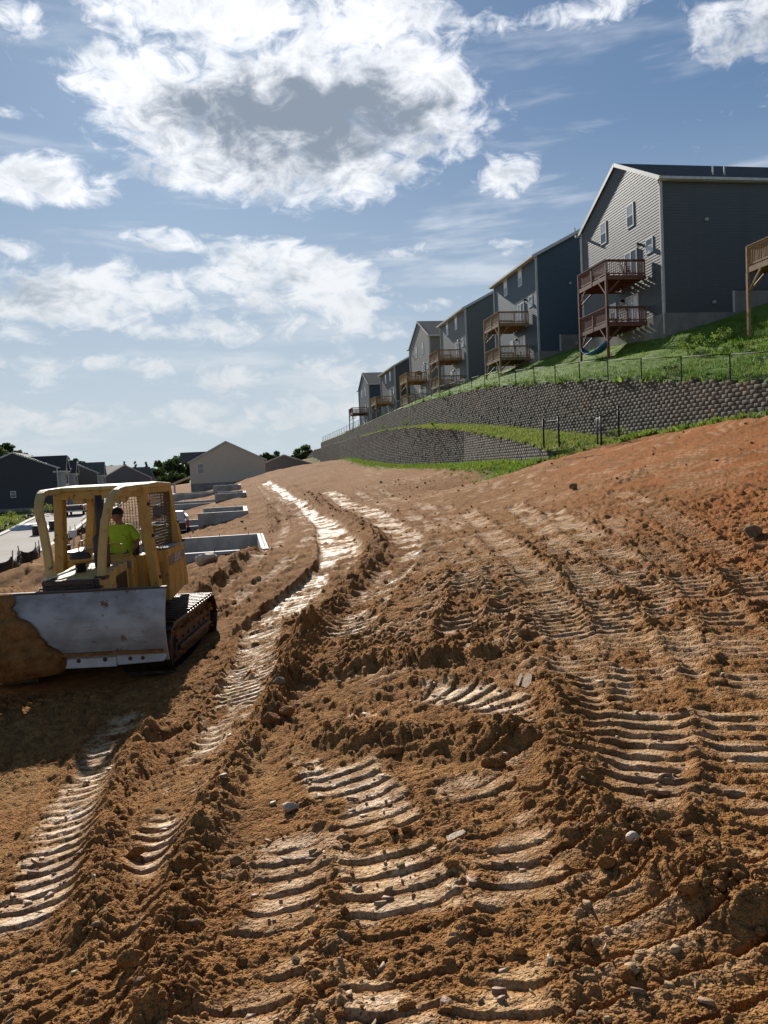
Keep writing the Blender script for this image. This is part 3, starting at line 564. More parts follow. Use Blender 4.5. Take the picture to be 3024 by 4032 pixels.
# ------------------------------------------------------------------ lawn and terrace
def grassmat(name, a, b, c):
    m = bpy.data.materials.new(name); m.use_nodes = True; g = NT(m.node_tree); bs = m.node_tree.nodes['Principled BSDF']; bs.inputs['Roughness'].default_value = .9; bs.inputs['Specular IOR Level'].default_value = .2
    P = g.n('ShaderNodeNewGeometry').outputs['Position']; n1 = g.noise(P, .35, 5, .6); n2 = g.noise(P, 4, 5, .65)
    k = g.mix(g.ss(n2, .3, .7), a, b); k = g.mix(g.ss(n1, .5, .72, 0, .8), k, c); g.set(bs.inputs['Base Color'], k)
    bp = g.n('ShaderNodeBump'); bp.inputs['Strength'].default_value = 1; bp.inputs['Distance'].default_value = .06; g.set(bp.inputs['Height'], g.noise(P, 14, 5, .7)); g.set(bs.inputs['Normal'], bp.outputs[0]); return m
M_LAWN = grassmat('lawn_turf', (.095, .165, .018), (.16, .24, .028), (.20, .23, .04)); M_WEEDY = grassmat('weedy_turf', (.13, .16, .03), (.22, .23, .05), (.24, .20, .08))
def lawn():
    Ds = np.r_[np.arange(8, 110, .6), np.arange(110, 196, 2.)]; ts = np.r_[np.linspace(.30, 7, 22), np.linspace(8, 26, 16), np.linspace(30, 120, 8)]
    D, T = np.meshgrid(Ds, ts, indexing='ij'); x = xup(D)+T; z = lawn_z(x, D)+.05*fbm(x*.8, D*.8, 3, 7)*np.clip(T/2, 0, 1)-.10*np.clip(1-T, 0, 1)
    n, m = D.shape; i = np.arange(n*m).reshape(n, m); f = np.stack([i[:-1, :-1], i[:-1, 1:], i[1:, 1:], i[1:, :-1]], -1).reshape(-1, 4)
    tag(obj('lawn', npmesh('lawn', np.c_[x.ravel(), D.ravel(), z.ravel()], f, M_LAWN, True)), kind='structure')
    Ds = np.arange(37.5, 160, .8); us = np.linspace(0, 1, 10); v = []
    for D_ in Ds:
        x0, x1 = float(xlow(max(D_, 39.5)))+(.25 if D_ > 39.4 else -.3), xup(D_)-.02; z0 = float(zltop(D_))-.06 if D_ > 39.4 else g_at(x0, D_)-.05; z1 = float(zub(D_))
        for u in us: v.append((x0+(x1-x0)*u, D_, z0+(z1-z0)*u+.05*math.sin(D_*1.7+u*5)*u*(1-u)*2))
    n, m = len(Ds), len(us); i = np.arange(n*m).reshape(n, m); f = np.stack([i[:-1, :-1], i[:-1, 1:], i[1:, 1:], i[1:, :-1]], -1).reshape(-1, 4)
    tag(obj('terrace', npmesh('terrace', v, f, M_WEEDY, True)), kind='structure')
lawn()
def tz(x, y):                                                    # terrace height
    x0, x1 = float(xlow(y)), xup(y); u = min(max((x-x0)/(x1-x0), 0), 1); return float(zltop(y))*(1-u)+float(zub(y))*u
def blades(name, pts, hts, mat_, label, rng, per=4, spread=.05, wid=.012):
    V = []; F = []; b = 0
    for (x, y, z), h in zip(pts, hts):
        for _ in range(per):
            a = rng.uniform(0, 6.28); ox, oy = rng.normal(0, spread, 2); w = wid*h/.12*rng.uniform(.7, 1.5); lx, ly = rng.normal(0, .45, 2)*h; hh = h*rng.uniform(.6, 1.2)
            V += [(x+ox-w*math.cos(a), y+oy-w*math.sin(a), z-.02), (x+ox+w*math.cos(a), y+oy+w*math.sin(a), z-.02), (x+ox+lx, y+oy+ly, z+hh)]; F.append((b, b+1, b+2)); b += 3
    return tag(obj(name, npmesh(name, V, F, mat_)), label, kind='stuff')
M_BLADE = leafmat('grass_blade', (.10, .19, .020), (.17, .25, .035), .5, .5); M_WEED = leafmat('weed_leaf', (.10, .18, .022), (.21, .26, .045), .5, .8); M_DRY = leafmat('straw_blade', (.24, .26, .06), (.17, .22, .04), .5, .7)
def grasses():
    rng = np.random.default_rng(9); pts = []; hts = []
    for _ in range(9000):
        D = 1/rng.uniform(1/95., 1/26.); t = rng.uniform(.35, 9); x = xup(D)+t
        if x > .56*D+1.5: continue
        pts.append((x, D, float(lawn_z(np.array([x]), np.array([D]))[0]))); hts.append(rng.uniform(.06, .15)*(1.5 if t < 1.2 or D < 40 else 1))
    blades('lawn_grass', pts, hts, M_BLADE, 'short bright green grass covering the sloping lawn', rng, 5, .09, .016)
    pts = []; hts = []
    for _ in range(3600):
        D = 1/rng.uniform(1/110., 1/38.); u = rng.random(); x = float(xlow(max(D, 39.5)))*(1-u)+xup(D)*u
        pts.append((x, D, tz(x, D) if D > 39.5 else g_at(x, D))); hts.append(rng.uniform(.08, .22))
    blades('terrace_grass', pts, hts, M_DRY, 'straw green grass on the terrace between the two block walls', rng, 5, .1, .016)
    pts = []; hts = []
    for _ in range(5200):
        D = 1/rng.uniform(1/150., 1/29.); w = (xlow(D) if D > 39.5 else xup(D)); d = abs(rng.normal(0, 1.0 if D > 39 else .55))+.05; x = float(w)-d
        if D < 37 and (d > .5 or rng.random() > .12): continue
        pts.append((x, D, g_at(x, D))); hts.append(rng.uniform(.08, .26)*(1.25-.3*min(d, 2)))
    blades('wall_foot_weeds', pts, hts, M_WEED, 'ragged green weeds along the foot of the block walls', rng, 6, .13, .03)
    pts = []; hts = []
    for _ in range(2600):
        D = 1/rng.uniform(1/150., 1/27.); x = xup(D)+.32+abs(rng.normal(0, .3)); pts.append((x, D, float(ztop(D))-.05)); hts.append(rng.uniform(.06, .22)*(.35+1.1*max(0, float(fbm(np.array([D*.9]), np.array([3.]), 3, 5)[0])+.5)))
    blades('wall_top_weeds', pts, hts, M_WEED, 'leafy weeds along the fence on top of the tall block wall', rng, 6, .12, .034)
    pts = []; hts = []
    for _ in range(5200):
        D = rng.uniform(38, 120); x = street_x(D, -1)-.9-abs(rng.normal(0, 5)); pts.append((x, D, g_at(x, D))); hts.append(rng.uniform(.12, .4))
    blades('verge_grass', pts, hts, M_DRY, 'tall yellowish grass on the verge across the street', rng, 4, .25, .03)
grasses()
def plant(name, loc, h, w, label, rng, nl=160, mat_=None, cat='plant', group=None):
    """weedy bush: stems with leaf-sized faces"""
    root = empty(name, loc, rng.uniform(0, 6), label, cat, group); st = MB(); V = []; F = []; b = 0
    tips = []
    for _ in range(9):
        a = rng.uniform(0, 6.28); r = w*rng.uniform(.2, 1); p1 = (r*.4*math.cos(a), r*.4*math.sin(a), h*.45); p2 = (r*math.cos(a), r*math.sin(a), h*rng.uniform(.6, 1)); st.tube([(0, 0, -.05), p1, p2], [.012, .008, .004], 4); tips.append((p1, p2))
    for _ in range(nl):
        p1, p2 = tips[rng.integers(9)]; t = rng.random()**.6; c = np.array(p1)*(1-t)+np.array(p2)*t+rng.normal(0, .07*h**.5, 3); s = rng.uniform(.03, .08)*h**.5
        a = rng.normal(size=3); a /= np.linalg.norm(a); q = np.cross(a, rng.normal(size=3)); q /= np.linalg.norm(q); c[2] = max(c[2], .02)
        V += [c-a*s, c+q*s*.5, c+a*s, c-q*s*.5]; F.append((b, b+1, b+2, b+3)); b += 4
    st.build('stem', M_WEED, root); obj('leaves', npmesh('leaves', V, F, mat_ or M_WEED), None, root); return root
rngp = np.random.default_rng(21)
for vx, vy, D, h, w, lb in [(1545, 745, 38.2, 1.0, .8, 'tall leafy bush growing on the lawn beside the fence'), (1490, 752, 39.5, .7, .7, 'lower spreading bush beside the tall leafy bush'), (1515, 722, 40.5, .7, .6, 'leafy bush at the edge of the house shadow'),
        (1440, 762, 37.5, .6, .6, 'small weedy plant just inside the fence rail'), (1600, 760, 35.5, .5, .5, 'small flowering weed clump under the deck post')]:
    p = atV(vx, vy, D); z = float(lawn_z(np.array([p[0]]), np.array([p[1]]))[0]); plant('bush', (p[0], p[1], z), h, w, lb, rngp, 420)
for vx, vy, D, h, lb in [(1255, 948, 39.2, .55, 'dark leafy weed clump between the two black fence frames'), (1225, 968, 38.6, .45, 'low weed clump at the broken end of the lower wall'), (1330, 940, 38.4, .8, 'tall pale weed climbing beside the black corner frame'), (1215, 940, 40.5, .4, 'weed tuft beside the weathered boards'),
        (880, 1000, 83, .8, 'weed clump at the foot of the lower wall below its steps'), (830, 1000, 95, .8, 'rounded weed clump at the far foot of the lower wall'), (940, 1003, 72, .7, 'bushy weed at the foot of the lower wall near the grass tongue')]:
    p = atV(vx, vy, D); z = g_at(p[0], p[1]); z = tz(p[0], D) if (D > 39.5 and p[0] > xlow(D)) else z; plant('weed_clump', (p[0], p[1], z), h, h*.8, lb, rngp, 200)
# ------------------------------------------------------------------ fence on the wall
M_BLACKM = mat('black_coated_steel', (.012, .013, .016), .55, None, spec=.3); M_RAIL = mat('rail_steel', (.03, .031, .033), .7, spec=.15)
def linkmat():
    m = bpy.data.materials.new('chain_link'); m.use_nodes = True; g = NT(m.node_tree); bs = m.node_tree.nodes['Principled BSDF']; bs.inputs['Base Color'].default_value = (.03, .03, .035, 1); bs.inputs['Roughness'].default_value = .4
    uv = g.n('ShaderNodeTexCoord').outputs['UV']; sp = g.n('ShaderNodeSeparateXYZ'); g.set(sp.inputs[0], uv); u, v = sp.outputs[0], sp.outputs[1]; ws = []
    for s_ in (1, -1):
        q = g.m('FRACT', g.m('MULTIPLY', g.m('ADD', u, g.m('MULTIPLY', v, s_)), 14.)); ws.append(g.m('LESS_THAN', q, .065))
    a = g.m('MAXIMUM', *ws); tr = g.n('ShaderNodeBsdfTransparent'); mx = g.n('ShaderNodeMixShader'); g.set(mx.inputs[0], a); g.set(mx.inputs[1], tr.outputs[0]); g.set(mx.inputs[2], bs.outputs[0]); g.set(m.node_tree.nodes['Material Output'].inputs[0], mx.outputs[0]); return m
M_LINK = linkmat()
def uvquads(name, quads, mat_, parent):
    V = [p for q in quads for p in q[0]]; F = [tuple(range(4*i, 4*i+4)) for i in range(len(quads))]; me = npmesh(name, V, F, mat_); uv = me.uv_layers.new(name='uv')
    uv.data.foreach_set('uv', np.array([c for q in quads for c in q[1]], np.float32).ravel()); return obj(name, me, None, parent)
def top_fence():
    root = empty('chain_link_fence', (xup(32)+.22, 32, float(ztop(32))), 0, 'black chain link fence with round posts along the top of the tall block wall', 'fence'); o = Vector(root.location)
    Ds = [25.2, 28.5]+[32.0+3.48*i for i in range(45)]; pm = MB().tube([(0, 0, -.25), (0, 0, 1.17)], .03, 8).mesh('post', M_BLACKM); quads = []; pts = []
    for D in Ds: p = Vector((xup(D)+.22, D, float(ztop(D))-.02)); pts.append(p); obj('post', pm, None, root, p-o)
    for a, b in zip(pts[:-1], pts[1:]):
        t = Vector((0, 0, 1.12)); MB().tube([a+t-o, b+t-o], .022, 8).build('top_rail', M_RAIL, root, smooth=True); l = (b-a).length; z0 = Vector((0, 0, .05)); quads.append(([a+z0-o, b+z0-o, b+t-o, a+t-o], [(0, 0), (l, 0), (l, 1.07), (0, 1.07)]))
    uvquads('mesh', quads, M_LINK, root)
top_fence()
def frame(name, ps, h, label):
    c = Vector(ps[0]); root = empty(name, c, 0, label, 'fence'); quads = []
    for i, p in enumerate(ps): MB().tube([Vector(p)-c-Vector((0, 0, .12)), Vector(p)-c+Vector((0, 0, h))], .042, 10).build('post', M_BLACKM, root, smooth=True); MB().lathe([(.05, 0), (.05, .04), (.02, .075)], 8).build('post_cap', M_BLACKM, root, Vector(p)-c+Vector((0, 0, h)))
    for a, b in zip(ps[:-1], ps[1:]):
        a, b = Vector(a)-c, Vector(b)-c; t = Vector((0, 0, h-.1)); MB().tube([a+t, b+t], .036, 8).build('top_rail', M_BLACKM, root); l = (b-a).length; z = Vector((0, 0, .05)); quads.append(([a+z, b+z, b+t, a+t], [(0, 0), (l, 0), (l, h), (0, h)]))
    uvquads('mesh', quads, M_LINK, root); return root
def gz(p): x, y = p[0], p[1]; return tz(x, y) if (y > 39.5 and x > xlow(y)) else g_at(x, y)
def P3(vx, vy, D): p = atV(vx, vy, D); return (p[0], p[1], p[2])
frame('fence_frame', [P3(1175, 962, 38.0), P3(1208, 960, 36.6)], 1.25, 'single black chain link fence frame standing by the end of the lower wall')
frame('fence_frame', [P3(1291, 955, 39.6), P3(1299, 957, 36.8), P3(1337, 938, 36.8)], 1.3, 'black corner of chain link fencing standing against the tall wall')
mb = mat('weathered_board', (.30, .27, .23), .8, (.22, .19, .16), 6, .3, 40, stretch=(1, 6, 1))
for i in range(3):
    p = P3(1172+i*7, 948-i*1, 39.5+.3*i); tag(MB().box(-.75, .75, -.07, .07, 0, .03).build('weathered_board', mb, loc=(p[0]+.3, p[1], gz(p)+.06), rot=(.1, -.22, .25)), ('weathered grey board lying closest to the single fence frame', 'weathered grey board lying in the middle of three behind the fence frame', 'weathered grey board lying nearest the tall wall')[i], 'board', 'boards behind the fence frame')
# ------------------------------------------------------------------ houses above the wall
RA = R(10.5)
M_WHITE = mat('white_trim', (.62, .62, .60), .5, (.52, .52, .50), 3); M_CONC = mat('foundation_concrete', (.30, .28, .25), .9, (.22, .20, .18), .8, .5, 12); M_SHING = mat('roof_shingle', (.045, .042, .042), .9, (.075, .07, .068), 8, .8, 25, stretch=(1, 3, 1))
M_SHINGB = mat('brown_shingle', (.10, .088, .078), .9, (.14, .125, .11), 8, .8, 25); M_GLASS = mat('window_glass', (.10, .11, .12), .06, None, spec=.9); M_GLASSL = mat('painted_reflection_glass', (.66, .65, .66), .12, (.58, .57, .60), 1.5, spec=.8); M_SASH = mat('window_vinyl', (.72, .72, .70), .4)  # M_GLASSL panes: pale sky reflection painted into the glass colour
M_LAMP = mat('lamp_black', (.01, .01, .01), .3); M_LGLASS = mat('lamp_glass', (.7, .65, .55), .15, spec=.8)
M_CEDAR = mat('red_stained_wood', (.22, .085, .055), .7, (.15, .058, .04), 5, .3, 30, stretch=(1, 1, .3)); M_PINE = mat('treated_pine', (.42, .26, .12), .7, (.31, .185, .085), 5, .3, 30, stretch=(1, 1, .3)); M_PINED = mat('old_pine', (.34, .225, .13), .75, (.24, .155, .09), 5, .3, 30, stretch=(1, 1, .3))
def siding(col, name): return mat(name, col, .58, tuple(c*.86 for c in col), 1.5, .15, 60, stretch=(1, 1, 8), spec=.5)
def hplane(px, o, n): d = ray(*px); n = np.array(n); return d*((np.array(o)@n)/(d@n))
def window(root, y, z, w, h, mat_hi, mat_lo, name='window', x=0.0, axis='x', twin=False):
    """double-hung window on the rear wall (plane x=0 facing -x) or near wall (axis y, plane y=0 facing -y)"""
    def bx(a0, a1, z0, z1, d0, d1): return MB().box(-d1, -d0, a0, a1, z0, z1) if axis == 'x' else MB().box(a0, a1, -d1, -d0, z0, z1)
    fr = MB()
    for (a0, a1, z0, z1) in ((y, y+.09, z, z+h), (y+w-.09, y+w, z, z+h), (y+.09, y+w-.09, z, z+.09), (y+.09, y+w-.09, z+h-.09, z+h)):
        b = bx(a0, a1, z0, z1, -.05, .036); fr.add(b.v, b.f)
    f = fr.build(name, M_SASH, root)
    bx(y+.09, y+w-.09, z+h*.5-.03, z+h*.5+.03, -.02, .034).build('meeting_rail', M_SASH, f)
    bx(y+.09, y+w-.09, z+h*.5+.03, z+h-.09, -.02, .028).build('pane', mat_hi, f); bx(y+.09, y+w-.09, z+.09, z+h*.5-.03, -.02, .024).build('pane', mat_lo, f)
    if twin: bx(y+w/2-.04, y+w/2+.04, z+.09, z+h-.09, .0, .06).build('mullion', M_SASH, f)
    return f
def slider(root, y, z, w, h, mats):
    fr = MB()
    for a0, a1, z0, z1 in ((y, y+.08, z, z+h), (y+w-.08, y+w, z, z+h), (y+.08, y+w-.08, z+h-.08, z+h), (y+w/2-.05, y+w/2+.05, z, z+h-.08)): b = MB().box(-.07, .03, a0, a1, z0, z1); fr.add(b.v, b.f)
    f = fr.build('sliding_door', M_SASH, root); MB().box(-.02, .02, y+.08, y+w/2-.05, z, z+h-.08).build('pane', mats[0], f); MB().box(-.03, .02, y+w/2+.05, y+w-.08, z, z+h-.08).build('pane', mats[1], f); return f
def wall_lamp(root, y, z):
    l = MB().lathe([(.03, 0), (.09, .03), (.10, .10), (.05, .16), (.02, .2)], 10, (-.16, y, z+.1)).box(-.1, .0, y-.04, y+.04, z+.1, z+.24).build('wall_lamp', M_LAMP, root); MB().lathe([(.04, 0), (.07, .05), (.085, .11)], 10, (-.16, y, z-.02)).build('lamp_glass', M_LGLASS, l)
LAP = .178
def lap_mesh(L0, L1, lo, hi, axis):
    """one clapboard; L0/L1 = (start,end) at its bottom and top edge"""
    o = .016; i = .004
    if axis == 'x': V = [(-o, L0[0], lo), (-o, L0[1], lo), (-i, L1[1], hi), (-i, L1[0], hi), (.03, L0[0], lo), (.03, L0[1], lo), (.03, L1[1], hi), (.03, L1[0], hi)]
    else: V = [(L0[0], -o, lo), (L0[1], -o, lo), (L1[1], -i, hi), (L1[0], -i, hi), (L0[0], .03, lo), (L0[1], .03, lo), (L1[1], .03, hi), (L1[0], .03, hi)]
    return V, [(0, 3, 2, 1), (0, 1, 5, 4), (3, 7, 6, 2), (1, 2, 6, 5), (0, 4, 7, 3)] if axis == 'x' else [(0, 1, 2, 3), (4, 5, 1, 0), (3, 2, 6, 7), (1, 5, 6, 2), (0, 3, 7, 4)]
def house(loc, W_, dep, eave, kind, col, label, roofm, separate, step=None, zoff=0., found=2.6, mirror=False, rise=2.85, feats=True, lower=True):
    """kind 'gable': ridge runs into the hill, gable on the rear face; 'eave': rear eave, gable on the near side wall"""
    root = empty('house', loc, RA, label, 'house'); sm = siding(col, 'clapboard'); nS = int(round(eave/LAP)); lap = eave/nS
    roof_pitch = rise/(W_/2) if kind == 'gable' else rise/(dep/2)
    # inner body
    b = MB()
    if kind == 'gable': b.prism([(.02, 0), (W_-.02, 0), (W_-.02, eave), (W_/2, eave+rise-.03), (.02, eave)], .02, dep, 'x')
    else: b.prism([(.02, 0), (dep, 0), (dep, eave), (dep/2, eave+rise-.03), (.02, eave)], .02, W_-.02, 'y')
    b.build('wall', sm, root)
    # clapboards, rear and near side
    def put(V, F, nm='clapboard'):
        if separate: MB().add(V, F).build(nm, sm, root)
        else: acc.add(V, F)
    acc = MB(); full = {}
    def laps(axis, length, gable, start=lambda z: 0.):
        k = 0; z = 0.
        top = eave+(rise if gable else 0)
        while z < top-.05:
            hi = min(z+lap, top); a0 = start(z); r = lambda q: (max(0, (q-eave)/roof_pitch), length-max(0, (q-eave)/roof_pitch)) if gable else (0, length)
            l0, l1 = r(z), r(hi); l0 = (max(l0[0], 0), l0[1]); 
            if a0: l0 = (l0[0], min(l0[1], a0)); l1 = (l1[0], min(l1[1], a0))
            V, F = lap_mesh(l0, l1, z, hi, axis)
            if separate and not gable and not a0:
                key = (axis, length)
                if key not in full: full[key] = MB().add(*lap_mesh((0, length), (0, length), 0, lap, axis)).mesh('clapboard', sm)
                obj('clapboard', full[key], None, root, (0, 0, z))
            else: put(V, F)
            z = hi
    laps('x', W_, kind == 'gable'); laps('y', dep, kind == 'eave', (lambda z: step[0] if step and z < step[1]-.01 else 0.))
    if not separate: tag(acc.build('clapboards', sm, root), kind='stuff')
    # concrete foundation with its step
    m = MB().box(-.012, dep, -.012, W_, -found, -.003); m.build('foundation', M_CONC, root)
    if step: MB().box(step[0], dep, -.035, .04, -.003, step[1]).build('foundation_step', M_CONC, root); MB().box(step[0]-.08, step[0]+.06, -.06, .0, -.02, step[1]+.02).build('corner_trim', M_WHITE, root)
    for (x0, x1, y0, y1) in ((-.05, .10, -.05, .10), (-.05, .06, W_-.10, W_+.03)): MB().box(x0, x1, y0, y1, -.01, eave-.02).build('corner_trim', M_WHITE, root)
    # roof, gutters, rakes
    ov = .32; th = .14
    if kind == 'gable':
        s = roof_pitch; hy = W_/2; r = MB().prism([(-ov, eave-ov*s), (hy, eave+rise), (W_+ov, eave-ov*s), (W_+ov, eave-ov*s+th), (hy, eave+rise+th), (-ov, eave-ov*s+th)], -.10, dep+ov, 'x').build('roof', roofm, root)
        for sgn in (0, 1):
            e0 = (-.12, (-ov if not sgn else W_+ov), eave-ov*s+.04); e1 = (-.12, hy, eave+rise+.04); MB().beam(e0, e1, .03, .24, (-1, 0, 0) if False else (0, 0, 1)).build('rake_board', M_WHITE, r)
        MB().box(-ov, dep+ov, -ov-.13, -ov, eave-ov*s-.03, eave-ov*s+.13).build('gutter', M_WHITE, r); MB().box(-ov, dep+ov, -ov, -.03, eave-ov*s-.06, eave-ov*s-.02).build('soffit', M_WHITE, r)
        MB().box(-ov, dep+ov, W_+ov, W_+ov+.13, eave-ov*s-.03, eave-ov*s+.13).build('gutter', M_WHITE, r)
    else:
        s = roof_pitch; hx = dep/2; r = MB().prism([(-ov, eave-ov*s), (hx, eave+rise), (dep+ov, eave-ov*s), (dep+ov, eave-ov*s+th), (hx, eave+rise+th), (-ov, eave-ov*s+th)], -ov, W_+ov, 'y').build('roof', roofm, root)
        MB().box(-ov-.13, -ov, -ov, W_+ov, eave-ov*s-.03, eave-ov*s+.13).build('gutter', M_WHITE, r); MB().box(-ov, -.03, -ov, W_+ov, eave-ov*s-.06, eave-ov*s-.02).build('soffit', M_WHITE, r)
        for y_ in (-ov-.03, W_+ov+.03): MB().beam((-ov, y_, eave-ov*s+.04), (hx, y_, eave+rise+.04), .03, .24).beam((hx, y_, eave+rise+.04), (dep+ov, y_, eave-ov*s+.04), .03, .24).build('rake_board', M_WHITE, r)
    MB().tube([(-.25, -.22, eave-.28), (-.06, -.09, eave-.5), (-.06, -.09, -.1), (-.06, -.09, -found*.5)], .045, 8).build('downspout', M_WHITE, root)
    MB().tube([(-.06, W_+.08, eave-.4), (-.06, W_+.08, -.5)], .04, 8).build('downspout', M_WHITE, root)
    for x in (4.2, 5.0):
        zz = eave+(.6 if kind == 'gable' else min(x+.1, dep-x)*roof_pitch)+.1; yy = .9 if kind == 'gable' else 1.2; MB().tube([(x, yy, zz-.3), (x, yy, zz+.45)], .05, 8).build('vent_pipe', M_WHITE, r)
    if feats:
        q = zoff
        window(root, 3.25, 6.33+q, .92, 1.52, M_GLASSL, M_GLASS); window(root, 7.05, 6.33+q, .90, 1.52, M_GLASSL, M_GLASS); window(root, 1.0, 4.02+q, .88, .95, M_GLASS, M_GLASSL)
        slider(root, 2.95, 2.85+q, 1.58, 1.95, (M_GLASS, M_GLASSL)); wall_lamp(root, 2.55, 4.72+q)
        if lower: slider(root, 2.95, -.02+q if q > 0 else .02, 1.58, 1.88+min(q, 0), (M_GLASSL, M_GLASS)); wall_lamp(root, 5.0, 1.65+q); window(root, 6.0, .75+q, .9, 1.2, M_GLASSL, M_GLASS)
        else: window(root, 6.2, 3.2+q, .95, 1.3, M_GLASSL, M_GLASS)
        for x, z in ((3.03, 5.68), (3.42, .62)): MB().box(x-.09, x+.09, -.12, 0, z+q-.09, z+q+.07).prism([(x-.09, -.12), (x+.09, -.12), (x+.06, -.16), (x-.06, -.16)], z+q-.02, z+q+.07).build('wall_vent', M_WHITE, root)
    return root
HS = [  # near rear corner, siding foot z
 dict(loc=(17.85, 48, 8.65), W_=11.0, dep=13, eave=8.15, kind='gable', col=(.088, .100, .102), label='grey clapboard house with rear gable and two red stained decks', roofm=M_SHING, separate=True, step=(4.8, 1.3)),
 dict(loc=(13.85, 66, 9.2), W_=10.8, dep=12, eave=8.02, kind='eave', col=(.066, .100, .130), label='blue grey clapboard house with eave at the rear and two pine decks', roofm=M_SHING, separate=True, step=(1.95, 1.35), rise=3.0),
 dict(loc=(10.05, 86, 9.0), W_=10.6, dep=12, eave=8.15, kind='eave', col=(.150, .155, .145), label='sage grey clapboard house with eave at the rear, next to the tan gabled one', roofm=M_SHING, separate=True, rise=3.0, zoff=.1),
 dict(loc=(7.05, 102, 8.8), W_=11.8, dep=12, eave=8.25, kind='gable', col=(.22, .205, .175), label='tan clapboard house with rear gable and brown shingle roof', roofm=M_SHINGB, separate=False, rise=2.8),
 dict(loc=(2.75, 121, 7.5), W_=12.0, dep=12, eave=8.25, kind='eave', col=(.072, .074, .082), label='charcoal clapboard house with eave at the rear beyond the tan one', roofm=M_SHING, separate=False, rise=3.1),
 dict(loc=(-1.66, 139, 7.0), W_=11.5, dep=12, eave=8.1, kind='gable', col=(.055, .082, .105), label='dark blue clapboard house with brown shingles, last in the hilltop row', roofm=M_SHINGB, separate=False, rise=2.6),
]
for h in HS: house(**h)
def deck(loc, y0, L, p, floor, railh, m_, label, hfoot, sep, lower=None, furniture=False):
    """deck on the rear wall: local frame of the house; floor/lower are floor heights, hfoot ground under the outer posts"""
    root = empty('deck', loc, RA, label, 'deck'); y1 = y0+L
    def level(fl):
        n = int(p/.145)
        bm = MB().box(-.07, .07, 0, L, -.03, 0).mesh('floor_board', m_) if sep else None; fb = MB()
        for i in range(n):
            x = -p+.075+i*.145
            if sep: obj('floor_board', bm, None, root, (x, y0, fl))
            else: fb.box(x-.07, x+.07, y0, y1, fl-.03, fl)
        if not sep: tag(fb.build('floor_boards', m_, root), kind='stuff')
        MB().box(-p-.04, -p, y0-.04, y1+.04, fl-.28, fl-.02).build('rim_beam', m_, root)
        for y in (y0-.04, y1): MB().box(-p, -.03, y, y+.04, fl-.28, fl-.025).build('rim_beam', m_, root)
        for k in range(1, 6): y = y0+L*k/6; MB().box(-p+.002, -.04, y-.02, y+.02, fl-.25, fl-.032).build('joist', m_, root)
        top = fl+railh
        posts = [(-p, y0), (-p, y0+L/2), (-p, y1), (-p/2, y0), (-.12, y0), (-p/2, y1), (-.12, y1)]
        for x, y in posts: MB().box(x-.05, x+.05, y-.05, y+.05, fl-.26, top-.04).build('rail_post', m_, root)
        runs = [((-p, y0), (-p, y1)), ((-p, y0), (-.08, y0)), ((-p, y1), (-.08, y1))]; bal = MB().box(-.018, .018, -.018, .018, 0, railh-.20).mesh('baluster', m_); bb = MB()
        for (xa, ya), (xb, yb) in runs:
            MB().beam((xa, ya, top-.02), (xb, yb, top-.02), .15, .035).build('hand_rail', m_, root); MB().beam((xa, ya, top-.10), (xb, yb, top-.10), .04, .08).beam((xa, ya, fl+.10), (xb, yb, fl+.10), .04, .08).build('rail', m_, root)
            ln = math.hypot(xb-xa, yb-ya); k = int(ln/.125)
            for i in range(1, k):
                x, y = xa+(xb-xa)*i/k, ya+(yb-ya)*i/k
                if sep: obj('baluster', bal, None, root, (x, y, fl+.12))
                else: bb.box(x-.018, x+.018, y-.018, y+.018, fl+.12, top-.08)
        if not sep: tag(bb.build('balusters', m_, root), kind='stuff')
        for y in (y0+.05, y1-.05):                               # knee braces
            s_ = 1 if y < y0+1 else -1; MB().beam((-p+.06, y, fl-1.15), (-p+.95, y, fl-.27), .09, .09).build('brace', m_, root); MB().beam((-p, y+.05*s_, fl-1.15), (-p, y+.95*s_, fl-.27), .09, .09).build('brace', m_, root)
    level(floor)
    if lower is not None: level(lower)
    for y, hf in ((y0+.02, hfoot[0]), (y1-.02, hfoot[1])): MB().box(-p-.07, -p+.07, y-.07, y+.07, hf-.3, floor-.27).build('post', m_, root)
    return root
def lz(loc, x, y):                                               # lawn height under a house-local point, relative to the house foot
    X = loc[0]+x*math.cos(RA)-y*math.sin(RA); Y = loc[1]+x*math.sin(RA)+y*math.cos(RA); return float(lawn_z(np.array([X]), np.array([Y]))[0])-loc[2]
def deckh(i, p, y0, L, fl, m_, label, sep, lower=None, q=0.): loc = HS[i]['loc']; return deck(loc, y0, L, p, fl+q, .97, m_, label, (lz(loc, -p, y0), lz(loc, -p, y0+L)), sep, None if lower is None else lower+q)
deckh(0, 2.75, 1.95, 4.0, 2.80, M_CEDAR, 'two storey red stained deck on the grey gabled house', True, -.13)
deckh(1, 2.8, 1.92, 4.0, 2.80, M_PINED, 'two storey brown pine deck on the blue grey house', True, -.13)
deckh(2, 2.8, 1.8, 4.0, 2.95, M_PINED, 'two storey pine deck on the sage grey house', False, .05)
deckh(3, 2.8, 2.0, 4.4, 2.75, M_PINE, 'light pine deck on the tan gabled house', False, -.1)
deckh(4, 2.8, 2.2, 4.6, 2.85, M_PINE, 'light pine deck on the charcoal house', False)
deckh(5, 2.8, 2.0, 4.6, 3.2, M_CEDAR, 'red stained deck on the dark blue house, last in the row', False)
